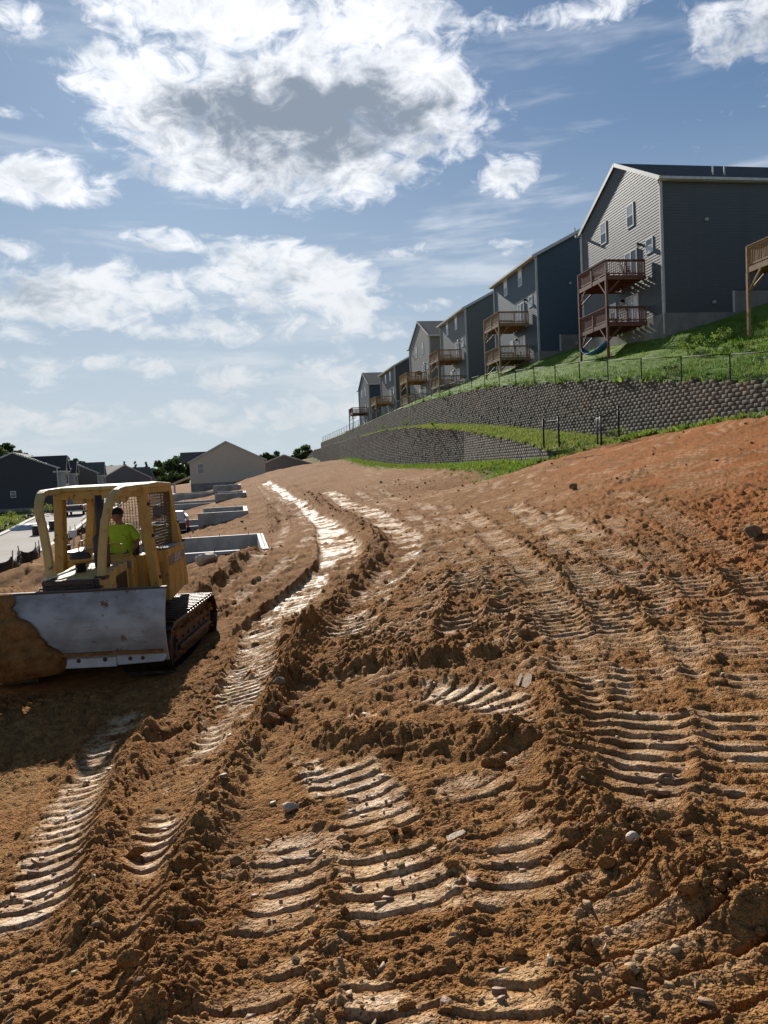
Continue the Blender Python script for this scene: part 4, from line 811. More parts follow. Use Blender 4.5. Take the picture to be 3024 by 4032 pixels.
# deck corner of the house just outside the right edge
c0 = atV(1618, 728, 38); 
l0 = (c0[0]+2.8*math.cos(RA)+4.0*math.sin(RA), c0[1]-4.0*math.cos(RA)+2.8*math.sin(RA)); zf = float(atV(1615, 590, 38)[2])
deck((l0[0], l0[1], 0), 0.0, 4.0, 2.8, zf+.28, 1.0, M_PINE, 'new yellow pine deck on tall posts, of the beige house', (c0[2]-1.2, c0[2]), True)
house((l0[0]+6.6*math.sin(RA), l0[1]-6.6*math.cos(RA), zf-2.55), 10.8, 12, 8.1, 'gable', (.20, .19, .17), 'beige clapboard house with a pine deck, first in the hilltop row', M_SHING, False, feats=False)
# ------------------------------------------------------------------ concrete foundations of the next houses
M_POUR = mat('poured_concrete', (.44, .415, .37), .85, (.29, .27, .24), 1.3, .5, 18); M_POURTOP = mat('trowelled_concrete', (.62, .61, .58), .8, (.52, .50, .47), 5, .2, 30); M_TAR = mat('tar_coating', (.012, .012, .014), .6)
M_STEEL = mat('rebar_steel', (.06, .04, .03), .7)
def foundation(pr, ztp, L, depth, label, hi=None, drop=.75, hgt=2.2, bolts=True):
    """pr: far right top corner; U of walls running left (local -x) and towards the camera (local -y)"""
    root = empty('house_foundation', (pr[0], pr[1], ztp), RA, label, 'foundation'); t = .26; hi = hi or L
    def wall(x0, x1, y0, y1, top, nm='wall'):
        w = MB().box(x0, x1, y0, y1, -hgt-.6, top-.012).build(nm, M_POUR, root, bevel=.01); MB().box(x0+.004, x1-.004, y0+.004, y1-.004, top-.012, top).build('wall_top', M_POURTOP, w)
        n = max(2, int(max(x1-x0, y1-y0)/1.2))
        if bolts:
            for i in range(n): f = (i+.5)/n; cx, cy = (x0+(x1-x0)*f, (y0+y1)/2) if x1-x0 > y1-y0 else ((x0+x1)/2, y0+(y1-y0)*f); MB().tube([(cx, cy, top-.05), (cx, cy, top+.12)], .012, 5).build('anchor_bolt', M_STEEL, w)
    wall(-hi, 0, -t, 0, 0); wall(-hi, 0, -depth, -depth+t, 0); wall(-t, 0, -depth+t, -t, 0)
    if hi < L: wall(-L, -hi, -t, 0, -drop); wall(-L, -hi, -depth, -depth+t, -drop); wall(-hi, -hi+t, -depth+t, -t, -drop*.6)
    wall(-L-t, -L, -depth, 0, -drop if hi < L else 0); MB().box(-L, -t, -depth+t, -t, -hgt-.6, -hgt+.1).build('floor', M_POUR, root)
    MB().box(-hi*.9, -.2, -depth-.02, -depth-.001, -1.6, -.75).build('tar_coat', M_TAR, root)
    return root
for p_, zt, L, dp, hi, lb in FND: foundation(p_, zt, L, dp, lb, hi)
# ------------------------------------------------------------------ houses across the street and at its end
M_SHUT = mat('dark_shutter', (.02, .022, .025), .5); M_STONEV = mat('pale_board', (.42, .42, .41), .7)
def street_house(loc, rz, W_, dep, eave, rise, col, roofm, label, trim=M_WHITE, wing=True, found=1.4, bay=(0.3, 3.9), sidewin=None, porch=False):
    """gable end faces local -y (towards the camera), front faces +x; origin at the near front corner"""
    root = empty('house', loc, rz, label, 'house'); sm = siding(col, 'lap_siding'); s = rise/(W_/2); ov = .3; th = .13
    MB().prism([(-W_, 0), (0, 0), (0, eave), (-W_/2, eave+rise-.03), (-W_, eave)], 0, dep, 'y').build('wall', sm, root); MB().box(-W_+.01, -.01, .01, dep-.01, -found, 0).build('foundation', M_CONC, root)
    acc = MB(); z = 0.
    while z < eave+rise-.1:
        r0_ = max(0, (z-eave)/s); r1_ = max(0, (z+.2-eave)/s); acc.add([(-W_+r0_, -.02, z), (-r0_, -.02, z), (-max(r1_, 0), -.003, z+.2), (-W_+r1_, -.003, z+.2), (-W_+r0_, 0, z), (-r0_, 0, z)], [(0, 1, 2, 3), (4, 5, 1, 0)]); z += .2
    tag(acc.build('clapboards', sm, root), kind='stuff')
    r = MB().prism([(-W_-ov, eave-ov*s), (-W_/2, eave+rise), (ov, eave-ov*s), (ov, eave-ov*s+th), (-W_/2, eave+rise+th), (-W_-ov, eave-ov*s+th)], -.18, dep+.2, 'y').build('roof', roofm, root)
    for a in (-W_-ov, ov): MB().beam((a, -.2, eave-ov*s+.03), (-W_/2, -.2, eave+rise+.03), .04, .22).build('rake_board', trim, r)
    MB().box(ov, ov+.12, -.2, dep+.2, eave-ov*s-.03, eave-ov*s+.12).build('gutter', trim, r); MB().box(-.10, .06, -.05, .12, 0, eave).build('corner_trim', trim, root)
    if wing:
        y0, y1 = bay; wp = .9; wr = (y1-y0)/2*1.05; MB().prism([(y0, 0), (y1, 0), (y1, eave-.25), ((y0+y1)/2, eave-.25+wr), (y0, eave-.25)], 0, wp, 'x').build('front_bay', M_STONEV, root)
        q = MB().prism([(y0-.3, eave-.55), ((y0+y1)/2, eave-.25+wr), (y1+.3, eave-.55), (y1+.3, eave-.40), ((y0+y1)/2, eave-.1+wr), (y0-.3, eave-.40)], -W_*.42, wp+.3, 'x').build('bay_roof', roofm, root)
        MB().beam((wp+.32, y0-.3, eave-.45), (wp+.32, (y0+y1)/2, eave-.18+wr), .04, .2).beam((wp+.32, y1+.3, eave-.45), (wp+.32, (y0+y1)/2, eave-.18+wr), .04, .2).build('rake_board', trim, q); MB().box(-.6, wp+.3, y0-.34, y0-.28, eave-.72, eave-.5).box(wp, wp+.3, y0-.3, y1+.3, eave-.72, eave-.55).build('fascia', trim, q)
        for c in (y0+.0, y1-.12): MB().box(wp-.05, wp+.05, c, c+.14, 0, eave-.3).build('corner_trim', trim, root)
        yc = (y0+y1)/2; f = MB().box(wp, wp+.07, yc-.75, yc+.75, eave-2.5, eave-.9).build('window', M_SASH, root); MB().box(wp+.05, wp+.085, yc-.66, yc-.04, eave-2.4, eave-1).box(wp+.05, wp+.085, yc+.04, yc+.66, eave-2.4, eave-1).build('pane', M_GLASS, f)
        for c in (yc-1.2, yc+.8): MB().box(wp, wp+.05, c, c+.4, eave-2.5, eave-.9).build('shutter', M_SHUT, root)
        MB().box(wp, wp+1.1, y0-.2, y1+.2, eave-3.2, eave-3.0).build('canopy', trim, root)
    if sidewin:
        for x, z, w, h in sidewin:
            f = MB().box(x-w/2, x+w/2, -.07, -.0, z, z+h).build('window', M_SASH, root); MB().box(x-w/2+.07, x+w/2-.07, -.085, -.06, z+.07, z+h/2-.03).box(x-w/2+.07, x+w/2-.07, -.085, -.06, z+h/2+.03, z+h-.07).build('pane', M_GLASS, f)
    if porch:
        MB().prism([(0, eave-2.2), (2.6, eave-3.1), (2.6, eave-2.95), (0, eave-2.0)], .2, 5, 'y').build('porch_roof', trim, root); MB().box(2.2, 2.45, .3, .55, -1.5, eave-3.1).build('porch_post', trim, root)
    return root
SR = R(14.5)
def sh(px, D, **k): p = at(*px, D); return street_house((p[0], p[1], p[2]), **k)
sh((236, 1992), 112, rz=SR, W_=11.6, dep=12, eave=5.6, rise=2.35, col=(.040, .043, .050), roofm=M_SHING, label='charcoal house across the street with a small side window', sidewin=[(-6.1, 1.55, .75, .95)])
sh((279, 1985), 133, rz=SR, W_=11, dep=11, eave=5.8, rise=2.3, col=(.060, .055, .050), roofm=M_SHING, label='dark brown house behind the charcoal one across the street')
sh((392, 1972), 150, rz=SR, W_=11.5, dep=12, eave=5.5, rise=2.7, col=(.125, .115, .10), roofm=M_SHINGB, label='taupe house with double shutters, third across the street', bay=(.4, 4.6))
sh((600, 1962), 172, rz=R(38), W_=11.5, dep=13, eave=4.6, rise=3.0, col=(.15, .155, .16), roofm=M_SHINGB, label='light grey house with a wide gable at the bend of the street', bay=(1, 6), sidewin=[(-7.5, 2.6, .8, 1.1)])
pc = at(766, 1905, 124)
cream = street_house((at(1043, 1872, 126)[0], at(1043, 1872, 126)[1], pc[2]), R(8), 11.9, 12, 3.5, 3.05, (.66, .57, .44), M_SHINGB, 'cream sided house with a broad gable at the end of the dirt track', wing=False, found=3, sidewin=[(-10.2, 1.55, 1.0, 1.65)])
MB().prism([(-12.2, 1.05), (-15, .05), (-15, .2), (-12.2, 1.25)], .3, 5, 'y').build('porch_roof', M_WHITE, cream); MB().box(-14.7, -14.4, .4, .7, -2, .1).build('porch_post', M_WHITE, cream); MB().prism([(1.6, 3.6), (4.4, 3.6), (3.0, 5.2)], -13.6, -8, 'x').build('dormer_roof', M_SHINGB, cream)
gr = at(1170, 1828, 150); street_house((gr[0]+3, gr[1], gr[2]-2.6), R(10), 11, 14, 2.5, 2.0, (.20, .18, .16), mat('grey_shingle', (.16, .165, .17), .9, (.12, .12, .125), 8, .5, 25), 'low house with a pale grey roof behind the dirt crest', wing=False)
# ------------------------------------------------------------------ trees
M_BARK = mat('bark', (.07, .05, .035), .9, (.11, .085, .06), 3, .6, 20); M_TREE = leafmat('tree_leaf', (.040, .066, .018), (.075, .105, .028), .35, .25); M_TREE2 = leafmat('tree_leaf_mid', (.055, .09, .02), (.09, .13, .03), .4, .25)
def tree(loc, h, w, label, rng, mat_=None, n=2200, conifer=False):
    root = empty('tree', loc, 0, label, 'tree', None); tr = MB(); tr.tube([(0, 0, -.5), (rng.normal(0, .1), 0, h*.3), (rng.normal(0, .3), rng.normal(0, .3), h*.75)], [h*.028, h*.02, h*.006], 8)
    cl = []
    for i in range(26 if not conifer else 30):
        if conifer: t = rng.random(); c = np.array([rng.normal(0, w*.30*(1.05-t)), rng.normal(0, w*.3*(1.05-t)), h*(.25+.75*t)]); r_ = w*.22*(1.1-t)+.15
        else:
            d = rng.normal(size=3); d /= np.linalg.norm(d); q = rng.uniform(.35, 1)**.5; c = np.array([d[0]*w*.5*q, d[1]*w*.5*q, h*.62+d[2]*h*.33*q]); r_ = w*rng.uniform(.11, .2)
        cl.append((c, r_)); tr.tube([(0, 0, max(h*.25, c[2]*.6)), tuple(c)], [h*.008, h*.003], 4, False)
    tr.build('trunk', M_BARK, root); k = rng.integers(len(cl), size=n); C = np.array([c[0] for c in cl])[k]; Rr = np.array([c[1] for c in cl])[k]
    d = rng.normal(size=(n, 3)); d /= np.linalg.norm(d, axis=1)[:, None]; p = C+d*(Rr*rng.random(n)**.4)[:, None]*np.array([1, 1, .8]); a = rng.normal(size=(n, 3)); a /= np.linalg.norm(a, axis=1)[:, None]; b = np.cross(a, rng.normal(size=(n, 3))); b /= np.linalg.norm(b, axis=1)[:, None]
    s = (rng.uniform(.5, 1.3, n)*w*.045+.08)[:, None]; V = np.stack([p-a*s, p+b*s*.7, p+a*s, p-b*s*.7], 1).reshape(-1, 3); F = np.arange(4*n).reshape(n, 4)
    obj('crown', npmesh('crown', V, F, mat_ or M_TREE), None, root); return root
rt = np.random.default_rng(31)
def tr_px(vx, vtop, vbase, D, wv, label, m_=None, con=False, n=2200):
    a, b = atV(vx, vtop, D), atV(vx, vbase, D); tree((b[0], b[1], b[2]), a[2]-b[2], wv*D/1661., label, rt, m_, n, con)
for a in [(-14, 962, 1060, 190, 80, 'dark tree rising behind the charcoal house roof at its low eave'), (22, 955, 1060, 200, 62, 'tallest dark tree behind the charcoal house'), (62, 972, 1060, 205, 55, 'round tree peeking over the charcoal house ridge'), (-60, 965, 1060, 190, 80, 'broad dark tree well left of the charcoal ridge'),
          (148, 982, 1060, 210, 36, 'small round tree between the charcoal and brown roofs'), (172, 986, 1060, 215, 40, 'domed tree behind the dark brown house'), (238, 1002, 1065, 225, 46, 'low dark tree behind the taupe house'),
          (365, 990, 1065, 215, 70, 'broad dark tree filling the gap beside the cream house'), (398, 984, 1065, 225, 60, 'tall dark tree touching the cream house roofline'), (430, 980, 1065, 230, 55, 'feathery dark tree behind the cream roof'), (378, 1022, 1065, 190, 62, 'lower bushy tree in front of the dark tree mass'), (345, 1008, 1065, 205, 60, 'tree next to the light grey house gable'), (312, 1012, 1065, 220, 50, 'low tree behind the light grey roof')]: tr_px(*a)
for vx, lb in ((272, 'thin pointed conifer above the light grey roof'), (295, 'fuller pointed conifer above the light grey roof'), (318, 'short pointed conifer beside the dark tree mass')): tr_px(vx, 997, 1050, 235, 20, lb, None, True, 900)
for a in [(580, 976, 1030, 170, 40, 'mid green tree close to the cream house wall'), (603, 976, 1025, 180, 44, 'mid green tree above the pale grey roof'), (656, 963, 1008, 185, 46, 'round mid green tree beside the far end of the wall'), (632, 983, 1015, 195, 26, 'small sapling between the two mid green trees')]: tr_px(*a, m_=M_TREE2)
# ------------------------------------------------------------------ bulldozer
def paint(name, col, worn, rough=.45, dirt=.6):
    m = bpy.data.materials.new(name); m.use_nodes = True; g = NT(m.node_tree); bs = m.node_tree.nodes['Principled BSDF']
    P = g.n('ShaderNodeTexCoord').outputs['Object']; n1 = g.noise(P, 2.2, 6, .65); n2 = g.noise(P, 9, 6, .7, .4); n3 = g.noise(g.mapv(P, (1, 1, .25)), 6, 5, .6)
    c = g.mix(g.ss(n1, .35, .7), col, tuple(k*.78 for k in col)); c = g.mix(g.ss(n3, .52, .75, 0, dirt), c, (.16, .085, .032)); c = g.mix(g.ss(n2, .60, .66), c, worn)
    g.set(bs.inputs['Base Color'], c); g.set(bs.inputs['Roughness'], g.ss(n3, .3, .8, rough, .85)); b = g.n('ShaderNodeBump'); b.inputs['Strength'].default_value = .3; b.inputs['Distance'].default_value = .01; g.set(b.inputs['Height'], n2); g.set(bs.inputs['Normal'], b.outputs[0]); return m
M_YEL = paint('worn_yellow_paint', (.54, .31, .07), (.055, .032, .018)); M_YELW = paint('peeling_yellow_paint', (.54, .37, .13), (.035, .018, .012), .5, .7); M_GRIME = mat('greasy_black', (.014, .013, .012), .55, (.05, .032, .02), 5, .4, 30); M_TRK = mat('track_steel', (.085, .075, .068), .38, (.045, .028, .018), 5, .4, 40, metal=.75)
M_RUST = mat('rusty_steel', (.10, .045, .022), .7, (.05, .03, .02), 4, .5, 25); M_SCR = mat('screen_wire', (.05, .038, .028), .6); M_SEAT = mat('seat_vinyl', (.02, .02, .022), .5); M_DECAL = mat('grey_decal', (.16, .15, .145), .5, (.11, .10, .095), 6); M_LETTER = mat('decal_letter', (.62, .56, .55), .6, (.42, .36, .35), 12)
def blademat():
    m = bpy.data.materials.new('polished_blade'); m.use_nodes = True; g = NT(m.node_tree); bs = m.node_tree.nodes['Principled BSDF']; P = g.n('ShaderNodeTexCoord').outputs['Object']
    n1 = g.noise(g.mapv(P, (1, 1, 1.3)), 1.8, 6, .6); n2 = g.noise(g.mapv(P, (1, 1, 1.4)), 3.2, 6, .68, .3); c = g.mix(g.ss(n1, .35, .68), (.38, .375, .365), (.24, .225, .21)); c = g.mix(g.ss(n2, .59, .64), c, (.17, .07, .03)); c = g.mix(g.ss(g.noise(g.mapv(P, (.7, 1, 2.6)), 4, 6, .65), .56, .7, 0, .6), c, (.17, .14, .12))
    g.set(bs.inputs['Base Color'], c); bs.inputs['Metallic'].default_value = .15; g.set(bs.inputs['Roughness'], g.ss(n1, .3, .7, .5, .7)); return m
M_BLADE_S = blademat()
DZ = (-5.31, 14.5, -3.36)
doz = empty('bulldozer', DZ, 0, 'worn yellow bulldozer with a wide blade facing downhill and an operator aboard', 'bulldozer')
def dz(mb, name, m_, par=None, smooth=False, bevel=.012): return mb.build(name, m_, par or doz, smooth=smooth, bevel=bevel)
def dozer():
    # tracks: shoes around a loop
    for sgn, nm in ((1, 'track'), (-1, 'track')):
        x0, x1 = (.78, 1.62) if sgn > 0 else (-1.62, -.78); xc = (x0+x1)/2; y0, y1 = -1.30, 1.45; r = .42; zc = .45; per = 2*(y1-y0)+2*math.pi*r; n = 44
        tr = dz(MB().prism([(y0-.28*0-.3*math.cos(a), zc+.33*math.sin(a)) for a in np.linspace(math.pi/2, -math.pi/2, 9)]+[(y1+.3*math.cos(a), zc+.33*math.sin(a)) for a in np.linspace(-math.pi/2, math.pi/2, 9)], x0+.12, x1-.12, 'x'), 'track', M_RUST, bevel=0)
        shoe = MB().box(-(x1-x0)/2, (x1-x0)/2, -per/n*.52, per/n*.52, -.012, .018).box(-(x1-x0)/2+.005, (x1-x0)/2-.005, per/n*.28, per/n*.42, .018, .062).mesh('shoe', M_TRK)
        for i in range(n):
            s = per*i/n; L = y1-y0
            if s < L: y, z, a = y0+s, zc+r, 0
            elif s < L+math.pi*r: t = (s-L)/r; y, z, a = y1+r*math.sin(t), zc+r*math.cos(t), -t
            elif s < 2*L+math.pi*r: y, z, a = y1-(s-L-math.pi*r), zc-r, math.pi
            else: t = (s-2*L-math.pi*r)/r; y, z, a = y0-r*math.sin(t), zc-r*math.cos(t), math.pi-t
            obj('shoe', shoe, None, tr, (xc, y, z), (a, 0, 0))
        out = x1-.10 if sgn > 0 else x0+.10; fr = dz(MB().prism([(y0+.1, .22), (y1-.1, .22), (y1-.15, .62), (y0+.25, .66)], out-.05, out+.03, 'x'), 'track_frame', M_RUST, tr); dz(MB().prism([(y0+.2, .34), (y1-.2, .34), (y1-.25, .42), (y0+.25, .42)], out+.03 if sgn > 0 else out-.10, out+.10 if sgn > 0 else out-.05, 'x'), 'guard', M_GRIME, tr)
        for yy, rr, nm2 in ((y0, .34, 'idler'), (y1, .36, 'sprocket')): dz(MB().lathe([(rr*.3, -.09), (rr, -.07), (rr, .07), (rr*.3, .09)], 20, (xc, yy, zc), 'x'), nm2, M_RUST, tr, True, 0)
        for k in range(6): yy = y0+.3+k*(y1-y0-.6)/5; dz(MB().lathe([(.05, -.1), (.12, -.09), (.12, .09), (.05, .1)], 12, (xc, yy, .17), 'x'), 'roller', M_GRIME, tr, True, 0)
    # blade: curved mouldboard with bolted cutting edge
    prof = []
    for t in np.linspace(0, 1, 9): prof.append((-2.50+.16*(4*(t-.45)**2-.5)-.02, .50+1.13*t))
    pts = [(p[0], p[1]) for p in prof]+[(p[0]+.05, p[1]) for p in prof[::-1]]; bl = dz(MB().prism(pts, -1.92, 1.80, 'x'), 'blade', M_BLADE_S, bevel=.006)
    ed = MB().prism([(prof[0][0]-.045, .44), (prof[0][0]-.012, .44), (prof[0][0]-.005, .66), (prof[0][0]-.035, .66)], -1.9, .98, 'x'); dz(ed, 'cutting_edge', mat('edge_steel', (.50, .53, .57), .35, (.40, .42, .45), 4, metal=.3), bl)
    ec = MB().prism([(.99, .46), (1.72, .49), (1.77, .55), (1.77, .64), (1.70, .68), (.99, .67)], prof[0][0]-.05, prof[0][0]-.01, 'y'); dz(ec, 'edge_corner', bpy.data.materials['edge_steel'], bl)
    for x in np.r_[np.linspace(-1.7, .8, 7), 1.2, 1.4]: dz(MB().lathe([(.035, 0), (.03, -.012), (.012, -.016)], 10, (x, prof[0][0]-.045, .56), 'y'), 'edge_bolt', M_RUST, bl, bevel=0)
    dz(MB().prism([(prof[-1][0], 1.60), (prof[-1][0]+.12, 1.60), (prof[-1][0]+.12, 1.66), (prof[-1][0], 1.66)], -1.92, 1.80, 'x'), 'top_rib', M_RUST, bl)
    for x in (-1.1, 0, 1.1): dz(MB().box(x-.05, x+.05, -2.42, -2.25, .6, 1.55), 'back_rib', M_RUST, bl)
    for sx in (-1, 1):
        dz(MB().beam((sx*.68, -2.3, .62), (sx*.68, -.2, .42), .14, .2), 'push_arm', M_YEL); dz(MB().tube([(sx*.42, -1.35, 1.45), (sx*.46, -2.3, .95)], .06, 10), 'lift_cylinder', M_GRIME, None, True, 0)
    # chassis, hood, grille
    dz(MB().box(-.62, .62, -1.25, 1.75, .42, 1.15), 'chassis', M_GRIME)
    hd = dz(MB().prism([(-1.62, 1.10), (-.10, 1.10), (-.10, 1.86), (-.5, 1.84), (-1.62, 1.72)], -.46, .46, 'x'), 'hood', M_YELW, bevel=.03)
    dz(MB().box(-.47, .47, -1.70, -1.625, .86, 1.74), 'grille_frame', M_GRIME, hd); g = MB()
    for i in range(13): z = .95+i*.055; g.box(-.41, .41, -1.725, -1.70, z, z+.022)
    for i in range(13): x = -.40+i*.0665; g.box(x-.006, x+.006, -1.732, -1.725, .93, 1.66)
    dz(g, 'grille', M_SCR, hd, bevel=0); dz(MB().box(-.47, .40, -1.72, -1.60, 1.66, 1.735), 'nose_lip', M_RUST, hd)
    dz(MB().prism([(-1.45, 1.12), (-.25, 1.12), (-.25, 1.55), (-.6, 1.60), (-1.4, 1.42)], .462, .478, 'x'), 'engine_panel', M_YELW, hd); dz(MB().prism([(-.95, 1.2), (-.3, 1.2), (-.3, 1.7), (-.8, 1.66)], .478, .486, 'x'), 'grease_stain', M_GRIME, hd)
    dz(MB().prism([(-1.35, .62), (-.15, .62), (-.15, 1.09), (-1.25, 1.09)], .40, .44, 'x'), 'engine_block', M_GRIME, hd); dz(MB().prism([(-1.60, .8), (-1.35, .8), (-1.2, 1.1), (-1.60, 1.1)], .42, .47, 'x'), 'side_strut', M_YEL, hd)
    # air cleaner bowl, stack
    dz(MB().lathe([(.09, 1.76), (.09, 1.92), (.17, 1.97), (.185, 2.06), (.16, 2.12), (.05, 2.15)], 18, (-.10, -.95, 0)), 'air_cleaner', M_GRIME, None, True, 0); dz(MB().lathe([(.172, 1.955), (.188, 2.0), (.172, 2.045)], 18, (-.10, -.95, 0)), 'air_cleaner_band', M_YEL, None, True, 0)
    dz(MB().tube([(.17, -.62, 1.8), (.17, -.62, 2.5), (.17, -.60, 3.12)], [.085, .085, .07], 14), 'exhaust_stack', M_GRIME, None, True, 0); dz(MB().lathe([(.13, 1.82), (.14, 1.9), (.14, 2.35), (.09, 2.42)], 14, (.17, -.62, 0)), 'muffler', M_RUST, None, True, 0)
    dz(MB().beam((-.44, -1.66, 1.76), (-.14, -1.0, 1.86), .045, .03), 'hood_rod', mat('bright_rod', (.6, .55, .45), .4), bevel=0)
    # cowl, floor, seat, consoles
    cw = dz(MB().prism([(-.12, 1.1), (.12, 1.1), (.05, 1.98), (-.12, 1.9)], -.50, .50, 'x'), 'cowl', M_YEL); dz(MB().prism([(.40, 1.72), (.52, 1.72), (.54, 1.86), (.40, 1.86)], -.16, .14, 'y'), 'cowl_stripe', M_DECAL, cw); dz(MB().prism([(.501, 1.15), (.56, 1.15), (.56, 1.8), (.501, 1.95)], -.14, .12, 'y'), 'cowl_side', M_YEL, cw)
    dz(MB().box(-.62, .62, .1, 1.7, 1.15, 1.25), 'floor', M_GRIME); st = dz(MB().box(-.28, .28, .62, 1.15, 1.52, 1.68), 'seat', M_SEAT, bevel=.04); dz(MB().box(-.27, .27, 1.12, 1.26, 1.66, 2.25), 'seat_back', M_SEAT, st, bevel=.05); dz(MB().box(-.2, .2, .68, 1.1, 1.25, 1.52), 'seat_base', M_GRIME, st)
    dz(MB().box(.50, .66, .18, 1.05, 1.1, 1.92), 'side_console', M_YEL); dz(MB().box(-.66, -.50, .18, 1.05, 1.1, 1.92), 'side_console', M_YEL); dz(MB().box(.66, .672, .32, .62, 1.38, 1.55), 'warning_label', mat('warning_orange', (.42, .16, .05), .6))
    for sx in (1, -1):
        a, b = (.70, 1.07) if sx > 0 else (-1.07, -.70); bx = dz(MB().prism([(.42, .98), (1.55, 1.12), (1.55, 2.0), (.42, 1.98)], a, b, 'x'), 'side_tank', M_YEL, bevel=.02)
        dz(MB().box(a+.02, b-.02, .44, 1.53, 2.0, 2.015), 'step_plate', mat('step_plate_metal', (.45, .42, .38), .5), bx); e = b if sx > 0 else a-.006
        dz(MB().prism([(.43, 1.66), (1.54, 1.68), (1.54, 1.87), (.43, 1.85)], e+.001 if sx > 0 else e-.001, e+.007 if sx > 0 else e+.005, 'x'), 'decal_band', M_DECAL, bx, bevel=0)
        if sx > 0:
            cu_ = bpy.data.curves.new('model_number', 'FONT'); cu_.body = '850C'; cu_.size = .235; cu_.extrude = .002; cu_.offset = .004
            to = bpy.data.objects.new('model_number', cu_); link(to); bpy.context.view_layer.update(); me = bpy.data.meshes.new_from_object(to); bpy.data.objects.remove(to); t = obj('model_number', me, M_LETTER, bx, (e+.012, .82, 1.70), (R(90), 0, R(90)))
    # roll-over frame, roof, screens, sweeps
    for sx in (-1, 1):
        dz(MB().sweep([(sx*.77, -.02, 3.22), (sx*.80, 0, 2.6), (sx*.86, .05, 1.9), (sx*.93, .1, 1.05)], .17, .20), 'frame_post', M_YEL); dz(MB().sweep([(sx*.77, 1.64, 3.22), (sx*.84, 1.66, 2.6), (sx*.95, 1.7, 1.9), (sx*1.0, 1.7, 1.1)], .16, .18), 'frame_post', M_YEL)
        sw = [(sx*.43, -1.42, 1.74), (sx*.47, -1.40, 2.2), (sx*.54, -1.37, 2.7)]
        for t in np.linspace(0, math.pi/2, 8): sw.append((sx*(.56+.14*t/1.57), -1.36+.52*(1-math.cos(t)), 2.74+.47*math.sin(t)))
        sw.append((sx*.74, -.15, 3.23)); dz(MB().sweep(sw, .13, .11), 'brush_sweep', M_YELW, bevel=.015); dz(MB().box(sx*.43-.1, sx*.43+.1, -1.52, -1.32, 1.70, 1.76), 'sweep_foot', M_RUST)
        dz(MB().prism([(-.02, 3.18), (.35, 3.18), (.1, 2.98), (-.02, 2.7)], sx*.78-.04, sx*.78+.04, 'x'), 'gusset', M_YEL); dz(MB().prism([(1.64, 3.18), (1.25, 3.18), (1.5, 2.98), (1.64, 2.65)], sx*.79-.04, sx*.79+.04, 'x'), 'gusset', M_YEL)
        dz(MB().box(sx*.40-.10, sx*.40+.10, -.12, .03, 2.96, 3.12), 'work_light', M_YELW, bevel=.03)
        dz(MB().tube([(sx*.74, .62, 2.0), (sx*.74, .62, 2.16), (sx*.74, .72, 2.2), (sx*.74, .98, 2.2), (sx*.74, 1.02, 2.02)], .016, 8), 'grab_rail', M_YEL, bevel=0)
    rf = dz(MB().prism([(-.16, 3.2), (1.74, 3.2), (1.74, 3.27), (.8, 3.31), (-.16, 3.28)], -.86, .86, 'x'), 'roof', M_YELW, bevel=.02); dz(MB().box(-.78, .78, -.14, -.02, 3.05, 3.2), 'roof_beam', M_YEL, rf); dz(MB().box(-.78, .78, 1.6, 1.7, 3.05, 3.2), 'roof_beam', M_YEL, rf)
    for sx in (-1, 1): dz(MB().box(sx*.80-.05, sx*.80+.05, 0, 1.6, 3.08, 3.2), 'roof_beam', M_YEL, rf)
    sc = MB()
    for i in range(26): x = -.76+i*1.52/25; sc.box(x-.005, x+.005, 1.66, 1.67, 2.02, 3.08)
    for i in range(19): z = 2.02+i*1.06/18; sc.box(-.76, .76, 1.655, 1.665, z-.005, z+.005)
    dz(sc, 'rear_screen', M_SCR, bevel=0); sc = MB()
    for i in range(24): y = .16+i*1.44/23; sc.box(.845, .855, y-.005, y+.005, 2.0, 3.1)
    for i in range(19): z = 2.02+i*1.06/18; sc.box(.85, .86, .16, 1.6, z-.005, z+.005)
    dz(sc, 'side_screen', M_SCR, bevel=0); dz(MB().box(.2, .86, 1.58, 1.7, 1.95, 2.4), 'rear_panel', M_YEL)
    for sx, y in ((.34, .35), (-.30, .35), (.42, .55)): dz(MB().tube([(sx, y, 1.3), (sx, y-.05, 1.85), (sx*.9, y, 2.02)], .016, 8), 'lever', M_GRIME, bevel=0)
    dz(MB().tube([(.30, .02, 1.95), (.32, .0, 2.16), (.05, .0, 2.18)], .018, 8), 'dash_rail', M_YEL, bevel=0); dz(MB().box(-.3, .3, .1, 1.72, .9, 1.15), 'transmission', M_GRIME)
dozer()
